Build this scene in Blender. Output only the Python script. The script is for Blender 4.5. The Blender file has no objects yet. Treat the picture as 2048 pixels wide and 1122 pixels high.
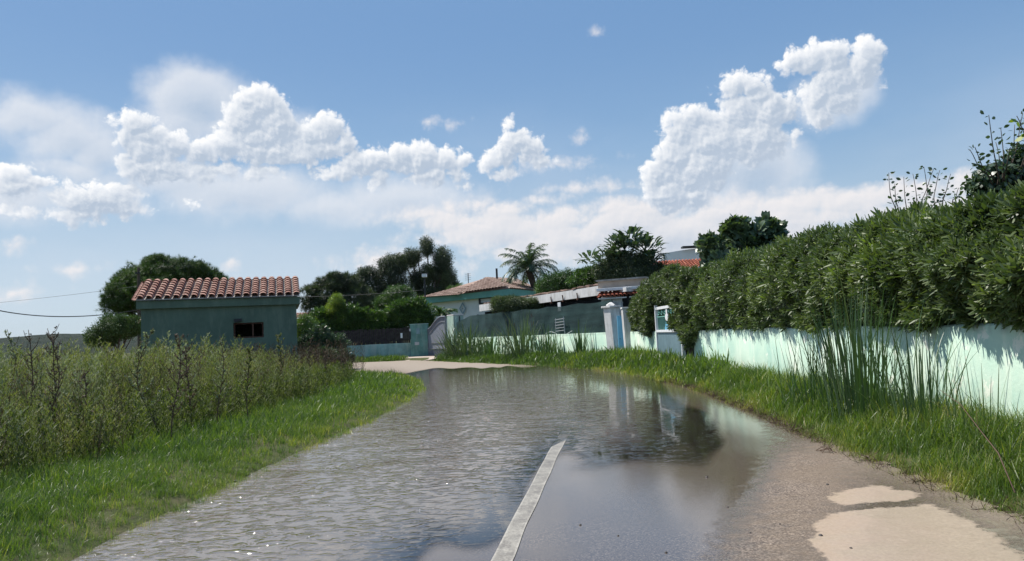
import bpy, math, random
import numpy as np
from mathutils import Vector, Matrix
RNG = np.random.default_rng(7)
random.seed(7)
sc = bpy.context.scene
COL = sc.collection

# ------------------------------------------------------------------ camera
F = 1480.0; EYE = 1.25
PITCH = math.atan(107 * math.cos(math.radians(2.7)) / F); ROLL = math.radians(2.7)
_f = Vector((0, math.cos(PITCH), math.sin(PITCH)))
_r0 = Vector((1, 0, 0)); _u0 = Vector((0, -math.sin(PITCH), math.cos(PITCH)))
_r = _r0 * math.cos(ROLL) - _u0 * math.sin(ROLL)
_u = _u0 * math.cos(ROLL) + _r0 * math.sin(ROLL)
cam = bpy.data.cameras.new('camera'); camo = bpy.data.objects.new('camera', cam); COL.objects.link(camo)
cam.sensor_width = 36; cam.lens = 36 * F / 2048; cam.clip_end = 8000; cam.clip_start = 0.05
camo.matrix_world = Matrix(((_r.x, _u.x, -_f.x, 0), (_r.y, _u.y, -_f.y, 0), (_r.z, _u.z, -_f.z, EYE), (0, 0, 0, 1)))
sc.camera = camo
C0 = Vector((0, 0, EYE))
def ray(px, py): return (_f + _r * ((px - 1024) / F) - _u * ((py - 561) / F))
def U(px, py, d):                      # point of the ray at world depth y = d
    r = ray(px, py); return C0 + r * (d / r.y)
def G(px, py, z=0.0):
    r = ray(px, py); return C0 + r * ((z - EYE) / r.z)
def PL(px, py, p0, n):                 # ray meets a plane
    r = ray(px, py); p0 = Vector(p0); n = Vector(n); return C0 + r * ((p0 - C0).dot(n) / r.dot(n))

# ------------------------------------------------------------------ sun, exposure
SUN_AZ = math.radians(-58); SUN_EL = math.radians(57)
sl = bpy.data.lights.new('sun', 'SUN'); so = bpy.data.objects.new('sun', sl); COL.objects.link(so)
sl.energy = 4.8; sl.angle = math.radians(0.55); sl.color = (1.0, 0.95, 0.87)
sdir = Vector((math.sin(SUN_AZ) * math.cos(SUN_EL), math.cos(SUN_AZ) * math.cos(SUN_EL), math.sin(SUN_EL)))
so.rotation_euler = sdir.to_track_quat('Z', 'Y').to_euler(); so.location = (0, 0, 30)
sc.view_settings.view_transform = 'Standard'; sc.view_settings.look = 'None'
sc.view_settings.exposure = 0.3; sc.view_settings.gamma = 1
SKYS = 0.1

# ------------------------------------------------------------------ node helper
class NT:
    def __init__(s, tree): s.t = tree; s.n = tree.nodes; s.l = tree.links
    def _set(s, sock, v):
        if v is None: return
        if isinstance(v, bpy.types.NodeSocket): s.l.new(v, sock)
        elif isinstance(v, (tuple, list)) and sock.type == 'RGBA' and len(v) == 3: sock.default_value = (*v, 1)
        else: sock.default_value = v
    def new(s, kind, **kw):
        n = s.n.new(kind)
        for k, v in kw.items(): setattr(n, k, v)
        return n
    def m(s, op, a, b=None, c=None, clamp=False):
        n = s.new('ShaderNodeMath', operation=op, use_clamp=clamp)
        s._set(n.inputs[0], a); s._set(n.inputs[1], b); s._set(n.inputs[2], c); return n.outputs[0]
    def v(s, op, a, b=None, c=None):
        n = s.new('ShaderNodeVectorMath', operation=op)
        s._set(n.inputs[0], a); s._set(n.inputs[1], b); s._set(n.inputs[2], c)
        return n.outputs['Value'] if op in ('LENGTH', 'DOT_PRODUCT', 'DISTANCE') else n.outputs[0]
    def mix(s, f, a, b, blend='MIX'):
        n = s.new('ShaderNodeMix', data_type='RGBA', blend_type=blend)
        s._set(n.inputs[0], f); s._set(n.inputs[6], a); s._set(n.inputs[7], b); return n.outputs[2]
    def noise(s, vec, scale, detail=4, rough=0.55, dist=0.0):
        n = s.new('ShaderNodeTexNoise'); s._set(n.inputs['Vector'], vec)
        n.inputs['Scale'].default_value = scale; n.inputs['Detail'].default_value = detail
        n.inputs['Roughness'].default_value = rough; n.inputs['Distortion'].default_value = dist
        return n.outputs['Fac']
    def step(s, x, a, b, lo=0.0, hi=1.0, interp='SMOOTHSTEP'):
        n = s.new('ShaderNodeMapRange', interpolation_type=interp)
        s._set(n.inputs['Value'], x); n.inputs['From Min'].default_value = a; n.inputs['From Max'].default_value = b
        n.inputs['To Min'].default_value = lo; n.inputs['To Max'].default_value = hi; return n.outputs[0]
    def ramp(s, f, stops):
        n = s.new('ShaderNodeValToRGB'); s._set(n.inputs[0], f); e = n.color_ramp.elements
        while len(e) < len(stops): e.new(0.5)
        for el, (p, c) in zip(e, stops): el.position = p; el.color = (*c, 1)
        return n.outputs[0]
    def attr(s, name): 
        n = s.new('ShaderNodeAttribute', attribute_name=name); return n.outputs['Fac']
    def pos(s): return s.new('ShaderNodeNewGeometry').outputs['Position']
    def comb(s, x, y, z):
        n = s.new('ShaderNodeCombineXYZ'); s._set(n.inputs[0], x); s._set(n.inputs[1], y); s._set(n.inputs[2], z); return n.outputs[0]

# ------------------------------------------------------------------ world: sky with cumulus clouds (placed by direction: azimuth, elevation)
def build_world():
    w = bpy.data.worlds.new('World'); sc.world = w; w.use_nodes = True
    w.cycles.sampling_method = 'MANUAL'; w.cycles.sample_map_resolution = 256
    t = NT(w.node_tree); t.n.clear()
    out = t.new('ShaderNodeOutputWorld'); bg = t.new('ShaderNodeBackground'); t.l.new(bg.outputs[0], out.inputs[0])
    sky = t.new('ShaderNodeTexSky', sky_type='NISHITA'); sky.sun_disc = False
    sky.sun_elevation = SUN_EL; sky.sun_rotation = SUN_AZ; sky.altitude = 0
    sky.air_density = 1.0; sky.dust_density = 0.6; sky.ozone_density = 1.5
    tc = t.new('ShaderNodeTexCoord'); d = tc.outputs['Generated']
    sep = t.new('ShaderNodeSeparateXYZ'); t.l.new(d, sep.inputs[0])
    az = t.m('ARCTAN2', sep.outputs[0], sep.outputs[1]); el = t.m('ARCSINE', sep.outputs[2])
    K = F / 50.0
    p = t.comb(t.m('MULTIPLY', az, K), t.m('MULTIPLY', el, K), 0.0)
    def ang(px, py):
        r = ray(px, py).normalized(); return math.atan2(r.x, r.y) * K, math.asin(r.z) * K
    ca, sa = math.cos(ROLL), math.sin(ROLL)
    def blobs(tr, p, L, grow=1.06):
        acc = None
        for (x, y, rx, ry) in L:
            rx *= grow; ry *= grow
            a, e = ang(x, y); rx /= 50; ry /= 50
            q = tr.v('MULTIPLY_ADD', p, (1 / rx, 1 / ry, 0), (-a / rx, -e / ry, 0))
            s = tr.v('LENGTH', q); rm = min(rx, ry)
            s = tr.m('MULTIPLY_ADD', s, -rm, rm)
            acc = s if acc is None else tr.m('MAXIMUM', acc, s)
        return acc
    crisp = [(515,212,50,38),(488,238,38,38),(552,248,38,42),(520,275,66,26),(652,257,40,30),(620,268,38,24),(688,286,22,24),(640,296,54,22),
             (270,247,34,25),(300,272,38,22),(246,277,18,28),(290,302,46,24),(350,292,40,24),(400,302,38,24),(450,292,38,25),(505,302,42,24),(560,302,42,24),(600,312,34,22),
             (280,340,42,24),(340,336,38,22),(400,346,38,18),(455,342,38,16),(505,346,44,14),(545,346,22,12),(375,408,14,7),
             (190,398,66,28),(150,430,44,15),(255,418,32,13),(235,386,38,18),(25,346,34,15),(75,361,26,12),(22,372,38,18),(25,424,42,11),(60,395,10,5),
             (720,325,46,24),(688,342,46,18),(760,320,42,25),(800,316,42,29),(842,318,42,32),(890,324,28,26),(926,320,18,17),(757,356,18,24),(660,350,26,14),(860,350,40,20),(910,346,26,16),
             (1022,249,11,14),(1030,285,42,26),(1056,300,34,26),(1005,310,32,25),(980,325,22,20),(1010,345,26,13),(1078,325,26,11),(930,372,10,6),
             (1590,122,28,23),(1625,118,32,28),(1662,119,34,33),(1738,108,26,28),(1722,140,32,32),(1675,160,48,34),(1640,190,32,28),(1682,200,34,28),(1640,232,24,26),(1560,126,12,7),(1768,172,9,7),(1586,280,7,16),(1590,262,9,8),
             (1470,172,34,25),(1505,172,32,22),(1526,192,28,24),(1385,232,33,23),(1350,240,22,21),(1425,238,24,15),(1365,264,36,32),(1480,226,46,32),(1540,222,36,36),(1572,216,20,30),
             (1430,282,84,44),(1350,320,46,46),(1312,352,28,36),(1400,336,60,50),(1510,280,60,46),(1335,390,50,36),(1395,350,22,12),(1385,395,34,26)]
    low = [(1450,425,110,38),(1600,410,120,26),(1700,405,130,30),(1820,385,110,26),(1300,420,110,34),(1210,415,80,22),(1130,440,110,30),(950,408,62,17),(898,414,18,20),
           (1010,425,66,26),(1170,480,160,46),(1050,495,80,40),(1350,470,130,50),(1500,460,130,34),(1800,420,200,26),(770,520,96,24),(715,528,44,18),(880,480,70,16),(930,535,30,10),
           (1160,375,60,8),(1240,375,50,10),(1950,370,120,24),(30,588,42,14),(465,526,10,14),(160,537,20,6),(15,490,24,13),(1164,272,11,8),(915,248,9,4),(860,246,9,3),(1198,66,5,3),
           (850,430,90,20),(1120,328,52,7),(1080,335,40,10),(1000,462,130,42),(1250,450,150,46),(880,440,70,26),(1600,440,160,34),(1080,400,60,10)]
    soft = [(395,200,98,66),(360,240,80,46),(440,250,60,40),(70,235,92,44),(140,272,90,50),(190,302,60,50),(150,340,70,34),(20,240,50,40),(1660,200,60,50),(1710,180,40,40),
            (1500,340,110,80),(1430,330,90,70),(480,385,190,50),(800,395,150,46),(330,360,150,40),(60,400,80,40),(660,410,140,36),(540,270,110,40)]
    def density(L, name, va, vs, na, ns, det):
        g = bpy.data.node_groups.new(name, 'ShaderNodeTree')
        g.interface.new_socket('p', in_out='INPUT', socket_type='NodeSocketVector')
        g.interface.new_socket('d', in_out='OUTPUT', socket_type='NodeSocketFloat')
        tr = NT(g); gi = tr.new('NodeGroupInput'); go = tr.new('NodeGroupOutput'); P = gi.outputs[0]
        n1 = tr.new('ShaderNodeTexNoise'); tr.l.new(P, n1.inputs['Vector']); n1.inputs['Scale'].default_value = ns; n1.inputs['Detail'].default_value = 5; n1.inputs['Roughness'].default_value = 0.52
        wv = tr.v('MULTIPLY_ADD', tr.v('SUBTRACT', n1.outputs['Color'], (0.5, 0.5, 0.5)), (0.48, 0.48, 0.0), P)
        vor = tr.new('ShaderNodeTexVoronoi', feature='F1', voronoi_dimensions='2D', normalize=True); tr.l.new(wv, vor.inputs['Vector'])
        vor.inputs['Scale'].default_value = vs; vor.inputs['Detail'].default_value = det; vor.inputs['Roughness'].default_value = 0.55
        vor.inputs['Lacunarity'].default_value = 2.3
        b = blobs(tr, wv, L)
        b = tr.m('ADD', b, tr.m('MULTIPLY', tr.m('SUBTRACT', 0.34, vor.outputs['Distance']), va))
        b = tr.m('ADD', b, tr.m('MULTIPLY', tr.m('SUBTRACT', n1.outputs['Fac'], 0.5), na))
        tr.l.new(b, go.inputs[0]); return g
    def ev(g, P):
        n = t.new('ShaderNodeGroup'); n.node_tree = g; t.l.new(P, n.inputs[0]); return n.outputs[0]
    gc = density(crisp, 'cumulus', 0.72, 2.1, 0.55, 1.5, 3); gl = density(low, 'lowcloud', 0.9, 1.1, 1.0, 0.8, 3); gs = density(soft, 'softcloud', 0.35, 0.9, 1.1, 0.7, 3)
    off = t.v('ADD', p, (-0.09, 0.12, 0)); off2 = t.v('ADD', p, (-0.24, 0.42, 0))
    # sky colour
    skyc = sky.outputs[0]
    elv = t.step(el, 0.0, 0.42)
    hz = t.ramp(elv, [(0.0, (0.40, 0.51, 0.62)), (0.3, (0.32, 0.445, 0.58)), (0.6, (0.215, 0.36, 0.55)), (1.0, (0.145, 0.28, 0.50))])
    hz = t.mix(1.0, hz, (10.0, 10.0, 10.0), 'MULTIPLY')
    base = t.mix(0.8, skyc, hz)
    # veil of thin high haze under the left clouds
    veil = t.step(t.noise(t.v('MULTIPLY', p, (0.10, 0.22, 1)), 1.0, 4, 0.5), 0.35, 0.7, 0, 0.35)
    veil = t.m('MULTIPLY', veil, t.step(el, 0.36, 0.1))
    base = t.mix(veil, base, (5.6, 6.1, 6.9))
    def layer(base, g, L, bright, grey, deep, a0, a1, amax, kl, r0, r1):
        D = ev(g, p); D2 = ev(g, off); S = blobs(t, off2, L)
        rel = t.m('SUBTRACT', D, D2)
        lit = t.m('MULTIPLY_ADD', rel, kl, 0.5, clamp=True)
        Sn = t.m('MULTIPLY_ADD', t.m('SUBTRACT', D, 0.5), 0.45, S)
        rim = t.step(Sn, r0, r1, 1.0, 0.0)
        f = t.m('MULTIPLY_ADD', lit, 0.75, t.m('MULTIPLY', rim, 0.55))
        f = t.m('SUBTRACT', f, 0.2, clamp=True)
        colr = t.mix(f, t.mix(rim, deep, grey), bright)
        al = t.step(D, a0, a1, 0, amax)
        # undersides dissolve into the haze
        und = t.step(t.m('SUBTRACT', S, D), 0.15, 1.2, 1.0, 0.45)
        return t.mix(t.m('MULTIPLY', al, und), base, colr)
    W = (8.6, 8.6, 8.6)
    c = layer(base, gs, soft, (6.6, 6.85, 7.3), (4.9, 5.5, 6.4), (4.0, 4.8, 5.9), -0.3, 0.7, 0.85, 1.2, 0.0, 1.8)
    c = layer(c, gl, low, (7.5, 7.2, 7.2), (5.5, 5.8, 6.3), (4.3, 4.9, 5.8), -0.15, 0.5, 0.92, 1.3, 0.0, 1.4)
    c = layer(c, gc, crisp, W, (5.5, 6.0, 6.8), (3.9, 4.6, 5.6), -0.06, 0.17, 1.0, 1.8, -0.60, 0.18)
    below = t.step(el, -0.02, 0.0)
    c = t.mix(below, (3.0, 3.2, 3.0), c)
    t.l.new(c, bg.inputs[0]); bg.inputs[1].default_value = SKYS
build_world()
sc.cycles.max_bounces = 6; sc.cycles.diffuse_bounces = 3; sc.cycles.glossy_bounces = 3; sc.cycles.transparent_max_bounces = 8

# ------------------------------------------------------------------ materials
MATS = {}
def mat(name):
    m = bpy.data.materials.new(name); m.use_nodes = True; t = NT(m.node_tree); t.n.clear()
    o = t.new('ShaderNodeOutputMaterial'); MATS[name] = m; return m, t, o
def pbr(t, o, col, rough=0.7, spec=0.5, metal=0.0, bump=None, bstr=0.3, bdist=0.02, alpha=None):
    p = t.new('ShaderNodeBsdfPrincipled'); t._set(p.inputs['Base Color'], col); t._set(p.inputs['Roughness'], rough)
    t._set(p.inputs['Specular IOR Level'], spec); p.inputs['Metallic'].default_value = metal
    if bump is not None:
        b = t.new('ShaderNodeBump'); b.inputs['Strength'].default_value = bstr; b.inputs['Distance'].default_value = bdist
        t.l.new(bump, b.inputs['Height']); t.l.new(b.outputs[0], p.inputs['Normal'])
    if o is not None: t.l.new(p.outputs[0], o.inputs[0])
    return p
def leafmat(name, stops, rough=0.45, spec=0.4, trans=0.3, tcol=(1.3, 1.5, 0.5)):
    m, t, o = mat(name); a = t.attr('tint')
    c = t.ramp(a, stops)
    p = pbr(t, None, c, rough, spec)
    tr = t.new('ShaderNodeBsdfTranslucent'); t.l.new(t.mix(1.0, c, tcol, 'MULTIPLY'), tr.inputs[0])
    mx = t.new('ShaderNodeMixShader'); mx.inputs[0].default_value = trans
    t.l.new(p.outputs[0], mx.inputs[1]); t.l.new(tr.outputs[0], mx.inputs[2]); t.l.new(mx.outputs[0], o.inputs[0]); return m
def plain(name, col, rough=0.6, spec=0.4, metal=0.0, var=0.25, scale=3.0, bstr=0.15, grime=None):
    m, t, o = mat(name); P = t.pos(); n = t.noise(P, scale, 6, 0.62)
    c = t.mix(t.step(n, 0.3, 0.7), tuple(x * (1 - var) for x in col), tuple(min(1, x * (1 + var * 0.6)) for x in col))
    if grime:
        g = t.step(t.noise(t.v('MULTIPLY', P, (2.2, 2.2, 0.5)), 1.6, 6, 0.7), 0.46, 0.66, 0, grime[1]); c = t.mix(g, c, grime[0])
    pbr(t, o, c, rough, spec, metal, t.noise(P, scale * 9, 5, 0.6), bstr, 0.01); return m

GRASS = leafmat('grass_blades', [(0.0, (0.050, 0.092, 0.022)), (0.45, (0.112, 0.175, 0.038)), (0.7, (0.22, 0.26, 0.05)), (0.88, (0.36, 0.32, 0.11)), (1.0, (0.44, 0.37, 0.19))], 0.42, 0.45, 0.4)
HEDGE = leafmat('hedge_leaves', [(0.0, (0.048, 0.074, 0.030)), (0.5, (0.098, 0.140, 0.052)), (0.85, (0.17, 0.21, 0.08)), (1.0, (0.23, 0.31, 0.06))], 0.46, 0.4, 0.22)
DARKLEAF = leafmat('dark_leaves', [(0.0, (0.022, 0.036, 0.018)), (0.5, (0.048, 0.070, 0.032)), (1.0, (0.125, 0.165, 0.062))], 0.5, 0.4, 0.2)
PINELEAF = leafmat('pine_needles', [(0.0, (0.032, 0.058, 0.018)), (0.5, (0.062, 0.11, 0.030)), (1.0, (0.12, 0.175, 0.045))], 0.6, 0.25, 0.2)
FRESH = leafmat('fresh_leaves', [(0.0, (0.032, 0.070, 0.018)), (0.5, (0.065, 0.125, 0.028)), (0.8, (0.13, 0.20, 0.035)), (1.0, (0.28, 0.34, 0.05))], 0.42, 0.45, 0.3)
BLUELEAF = leafmat('bluish_leaves', [(0.0, (0.032, 0.058, 0.036)), (0.6, (0.075, 0.12, 0.065)), (1.0, (0.14, 0.19, 0.10))], 0.38, 0.5, 0.2)
WEED = leafmat('weed_leaves', [(0.0, (0.060, 0.078, 0.026)), (0.4, (0.125, 0.155, 0.050)), (0.7, (0.21, 0.22, 0.085)), (1.0, (0.33, 0.29, 0.14))], 0.6, 0.25, 0.35)
WEEDGREY = leafmat('weed_grey_leaves', [(0.0, (0.10, 0.12, 0.072)), (0.5, (0.23, 0.255, 0.165)), (1.0, (0.40, 0.41, 0.30))], 0.7, 0.2, 0.25)
DEAD = leafmat('dead_stalks', [(0.0, (0.055, 0.036, 0.026)), (0.5, (0.13, 0.090, 0.066)), (1.0, (0.24, 0.19, 0.145))], 0.8, 0.1, 0.08)
REED = leafmat('reed_leaves', [(0.0, (0.035, 0.065, 0.028)), (0.6, (0.070, 0.13, 0.050)), (0.9, (0.14, 0.19, 0.07)), (1.0, (0.30, 0.26, 0.13))], 0.4, 0.5, 0.2)

def m_bark():
    m, t, o = mat('bark'); P = t.pos(); n = t.noise(t.v('MULTIPLY', P, (9, 9, 2)), 2, 6, 0.7)
    pbr(t, o, t.ramp(n, [(0.3, (0.035, 0.026, 0.020)), (0.7, (0.14, 0.11, 0.085))]), 0.9, 0.2, bump=n, bstr=0.8, bdist=0.03); return m
BARK = m_bark()

def m_greenwall():
    m, t, o = mat('mint_painted_wall'); P = t.pos()
    n1 = t.noise(P, 0.9, 7, 0.62); st = t.noise(t.v('MULTIPLY', P, (3.2, 3.2, 0.35)), 1.5, 6, 0.65); pt = t.noise(P, 2.6, 8, 0.75, 0.4)
    c = t.ramp(n1, [(0.32, (0.36, 0.56, 0.47)), (0.5, (0.49, 0.66, 0.54)), (0.68, (0.62, 0.72, 0.60))])
    c = t.mix(t.step(st, 0.47, 0.66, 0, 0.42), c, (0.72, 0.80, 0.66))
    c = t.mix(t.step(pt, 0.57, 0.62, 0, 0.85), c, (0.78, 0.80, 0.70))
    sep = t.new('ShaderNodeSeparateXYZ'); t.l.new(P, sep.inputs[0])
    low = t.m('MULTIPLY', t.step(sep.outputs[2], 0.75, 0.15), t.step(pt, 0.35, 0.6, 0, 0.6)); c = t.mix(low, c, (0.32, 0.40, 0.27))
    top = t.m('MULTIPLY', t.step(sep.outputs[2], 1.02, 1.12), t.step(st, 0.35, 0.6, 0, 0.7)); c = t.mix(top, c, (0.22, 0.28, 0.24))
    ck = t.step(t.noise(P, 5, 8, 0.8), 0.495, 0.5, 0, 0.0)
    pbr(t, o, c, 0.85, 0.25, bump=t.noise(P, 22, 6, 0.65), bstr=0.35, bdist=0.012); return m
MINT = m_greenwall()
TEALSHADE = plain('shaded_teal_render', (0.135, 0.275, 0.245), 0.85, 0.2, var=0.3, scale=1.6, bstr=0.3, grime=((0.30, 0.38, 0.33), 0.5))  # left gate pier's shade is put into this darker teal
TEALW = plain('weathered_teal_low_wall', (0.30, 0.46, 0.42), 0.85, 0.2, var=0.3, scale=1.6, bstr=0.3, grime=((0.50, 0.55, 0.5), 0.6))
HUTGREEN = plain('hut_green_render', (0.118, 0.168, 0.128), 0.9, 0.15, var=0.16, scale=0.9, bstr=0.25, grime=((0.165, 0.215, 0.165), 0.8))
WHITEW = plain('white_weathered_render', (0.68, 0.67, 0.65), 0.85, 0.25, var=0.14, scale=2.0, bstr=0.3, grime=((0.36, 0.33, 0.30), 0.55))
WHITEP = plain('white_paint', (0.75, 0.76, 0.77), 0.5, 0.4, var=0.08, scale=3, bstr=0.1, grime=((0.5, 0.48, 0.45), 0.3))
PALEW = plain('pale_house_render', (0.66, 0.68, 0.66), 0.85, 0.2, var=0.08, scale=1, bstr=0.15)
BEIGE = plain('beige_render', (0.45, 0.37, 0.31), 0.85, 0.2, var=0.2, scale=2, bstr=0.2)
CONC = plain('old_concrete', (0.40, 0.37, 0.34), 0.9, 0.2, var=0.3, scale=3, bstr=0.4)
CORNICE = plain('green_cornice_paint', (0.16, 0.36, 0.31), 0.8, 0.2, var=0.15, scale=1)
BLUEP = plain('sky_blue_paint', (0.16, 0.46, 0.66), 0.5, 0.4, var=0.12, scale=2)
GATEG = plain('grey_gate_paint', (0.22, 0.23, 0.27), 0.55, 0.4, var=0.1, scale=2, bstr=0.05)
SLATE = plain('blue_grey_metal', (0.20, 0.30, 0.34), 0.55, 0.4, var=0.15, scale=3, bstr=0.05)
DARKM = plain('dark_metal', (0.02, 0.022, 0.025), 0.5, 0.4, var=0.2)
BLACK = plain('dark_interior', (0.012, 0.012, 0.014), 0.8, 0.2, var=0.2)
RUST = plain('rusty_metal', (0.10, 0.05, 0.035), 0.8, 0.2, var=0.3, scale=8)
GREYP = plain('grey_plastic', (0.45, 0.46, 0.47), 0.5, 0.4, var=0.1)
WOODD = plain('weathered_dark_wood', (0.050, 0.042, 0.040), 0.9, 0.15, var=0.4, scale=6, bstr=0.4)
GLASS = plain('window_glass', (0.03, 0.04, 0.05), 0.08, 0.6, var=0.1)
STONE = plain('pebble_stone', (0.06, 0.05, 0.045), 0.6, 0.4, var=0.3, scale=30)
LAMPG = plain('lamp_glass', (0.7, 0.72, 0.74), 0.3, 0.5, var=0.05)

def m_tile(name, stops):
    m, t, o = mat(name); a = t.attr('tint'); P = t.pos(); n = t.noise(P, 6, 6, 0.7)
    c = t.ramp(t.m('ADD', t.m('MULTIPLY', a, 0.75), t.m('MULTIPLY', n, 0.25)), stops)
    pbr(t, o, c, 0.85, 0.2, bump=t.noise(P, 50, 4), bstr=0.3, bdist=0.01); return m
TILER = m_tile('terracotta_tiles', [(0.1, (0.22, 0.11, 0.085)), (0.45, (0.34, 0.185, 0.145)), (0.75, (0.46, 0.29, 0.235)), (1.0, (0.56, 0.40, 0.33))])
TILEB = m_tile('brown_tiles', [(0.1, (0.20, 0.13, 0.10)), (0.5, (0.36, 0.25, 0.20)), (1.0, (0.50, 0.38, 0.31))])
TILEX = m_tile('red_tiles', [(0.1, (0.22, 0.065, 0.042)), (0.5, (0.34, 0.11, 0.07)), (1.0, (0.46, 0.20, 0.14))])

def m_net():
    m, t, o = mat('green_shade_net'); P = t.pos()
    n = t.noise(t.v('MULTIPLY', P, (0.5, 0.5, 3.0)), 1.3, 6, 0.65)
    c = t.ramp(n, [(0.3, (0.012, 0.034, 0.034)), (0.7, (0.032, 0.074, 0.070))])
    w = t.new('ShaderNodeTexNoise'); t._set(w.inputs['Vector'], t.v('MULTIPLY', P, (40, 40, 160))); w.inputs['Scale'].default_value = 1.0
    p = pbr(t, None, c, 0.7, 0.3, bump=w.outputs['Fac'], bstr=0.4, bdist=0.01)
    tp = t.new('ShaderNodeBsdfTransparent'); mx = t.new('ShaderNodeMixShader')
    t.l.new(t.step(n, 0.3, 0.75, 0.86, 0.97), mx.inputs[0]); t.l.new(tp.outputs[0], mx.inputs[1]); t.l.new(p.outputs[0], mx.inputs[2]); t.l.new(mx.outputs[0], o.inputs[0]); return m
NET = m_net()

def m_asphalt():
    m, t, o = mat('road_asphalt'); P = t.pos()
    wet = t.attr('wet'); dry = t.attr('dry'); dust = t.attr('dust')
    fine = t.noise(P, 75, 5, 0.85); med = t.noise(P, 9, 6, 0.65); big = t.noise(P, 0.9, 5, 0.6)
    sp = t.new('ShaderNodeTexVoronoi', feature='F1'); t._set(sp.inputs['Vector'], P); sp.inputs['Scale'].default_value = 95
    c = t.ramp(fine, [(0.40, (0.050, 0.036, 0.027)), (0.5, (0.165, 0.120, 0.088)), (0.60, (0.44, 0.35, 0.27))])
    c = t.mix(t.step(big, 0.42, 0.6, 0, 0.55), c, (0.19, 0.14, 0.095))
    # wet stone is darker
    wn = t.m('ADD', wet, t.m('MULTIPLY', t.m('SUBTRACT', med, 0.5), 0.5)); wf = t.step(wn, 0.25, 0.75)
    c = t.mix(t.m('MULTIPLY', wf, 0.65), c, (0.065, 0.052, 0.046))
    # film of dried sandy silt
    d2 = t.m('ADD', dry, t.m('MULTIPLY', t.m('SUBTRACT', t.noise(P, 7, 8, 0.72), 0.5), 0.75)); df = t.step(d2, 0.45, 0.56)
    sand = t.ramp(t.noise(P, 60, 6, 0.75), [(0.3, (0.28, 0.215, 0.15)), (0.7, (0.45, 0.36, 0.26))])
    sand = t.mix(t.step(big, 0.45, 0.62, 0, 0.4), sand, (0.42, 0.30, 0.23)); 
    specks = t.step(sp.outputs['Distance'], 0.10, 0.16, 0.5, 0.0); sand = t.mix(specks, sand, (0.24, 0.19, 0.15))
    c = t.mix(df, c, sand)
    du = t.step(t.m('ADD', dust, t.m('MULTIPLY', t.m('SUBTRACT', med, 0.5), 0.5)), 0.35, 0.8); c = t.mix(t.m('MULTIPLY', du, 0.85), c, (0.32, 0.26, 0.20))
    rough = t.m('SUBTRACT', 0.72, t.m('MULTIPLY', t.m('POWER', wf, 0.7), 0.635)); rough = t.m('ADD', rough, t.m('MULTIPLY', df, 0.3), clamp=True)
    p = pbr(t, o, c, rough, 0.5); t.l.new(t.mix(t.attr('sub'), t.step(wf, 0.0, 1.0, 1.45, 1.8), (1.02, 1.02, 1.02)), p.inputs['IOR'])
    b = t.new('ShaderNodeBump'); b.inputs['Distance'].default_value = 0.004; t.l.new(fine, b.inputs['Height'])
    t.l.new(t.step(wf, 0.2, 1.0, 0.9, 0.07), b.inputs['Strength']); t.l.new(b.outputs[0], p.inputs['Normal']); return m
ASPH = m_asphalt()

def m_line():
    m, t, o = mat('worn_white_road_paint'); P = t.pos(); n = t.noise(P, 70, 5, 0.75); n2 = t.noise(P, 6, 5, 0.7)
    e = t.step(t.m('ABSOLUTE', t.attr('across')), 0.7, 0.95, 0.0, 0.07); c = t.ramp(t.m('ADD', e, t.m('ADD', t.m('MULTIPLY', n, 0.55), t.m('MULTIPLY', n2, 0.45))), [(0.37, (0.12, 0.10, 0.085)), (0.49, (0.26, 0.232, 0.19)), (0.62, (0.47, 0.43, 0.36))])
    pbr(t, o, c, 0.4, 0.5, bump=n, bstr=0.3, bdist=0.004); return m
LINE = m_line()

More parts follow.
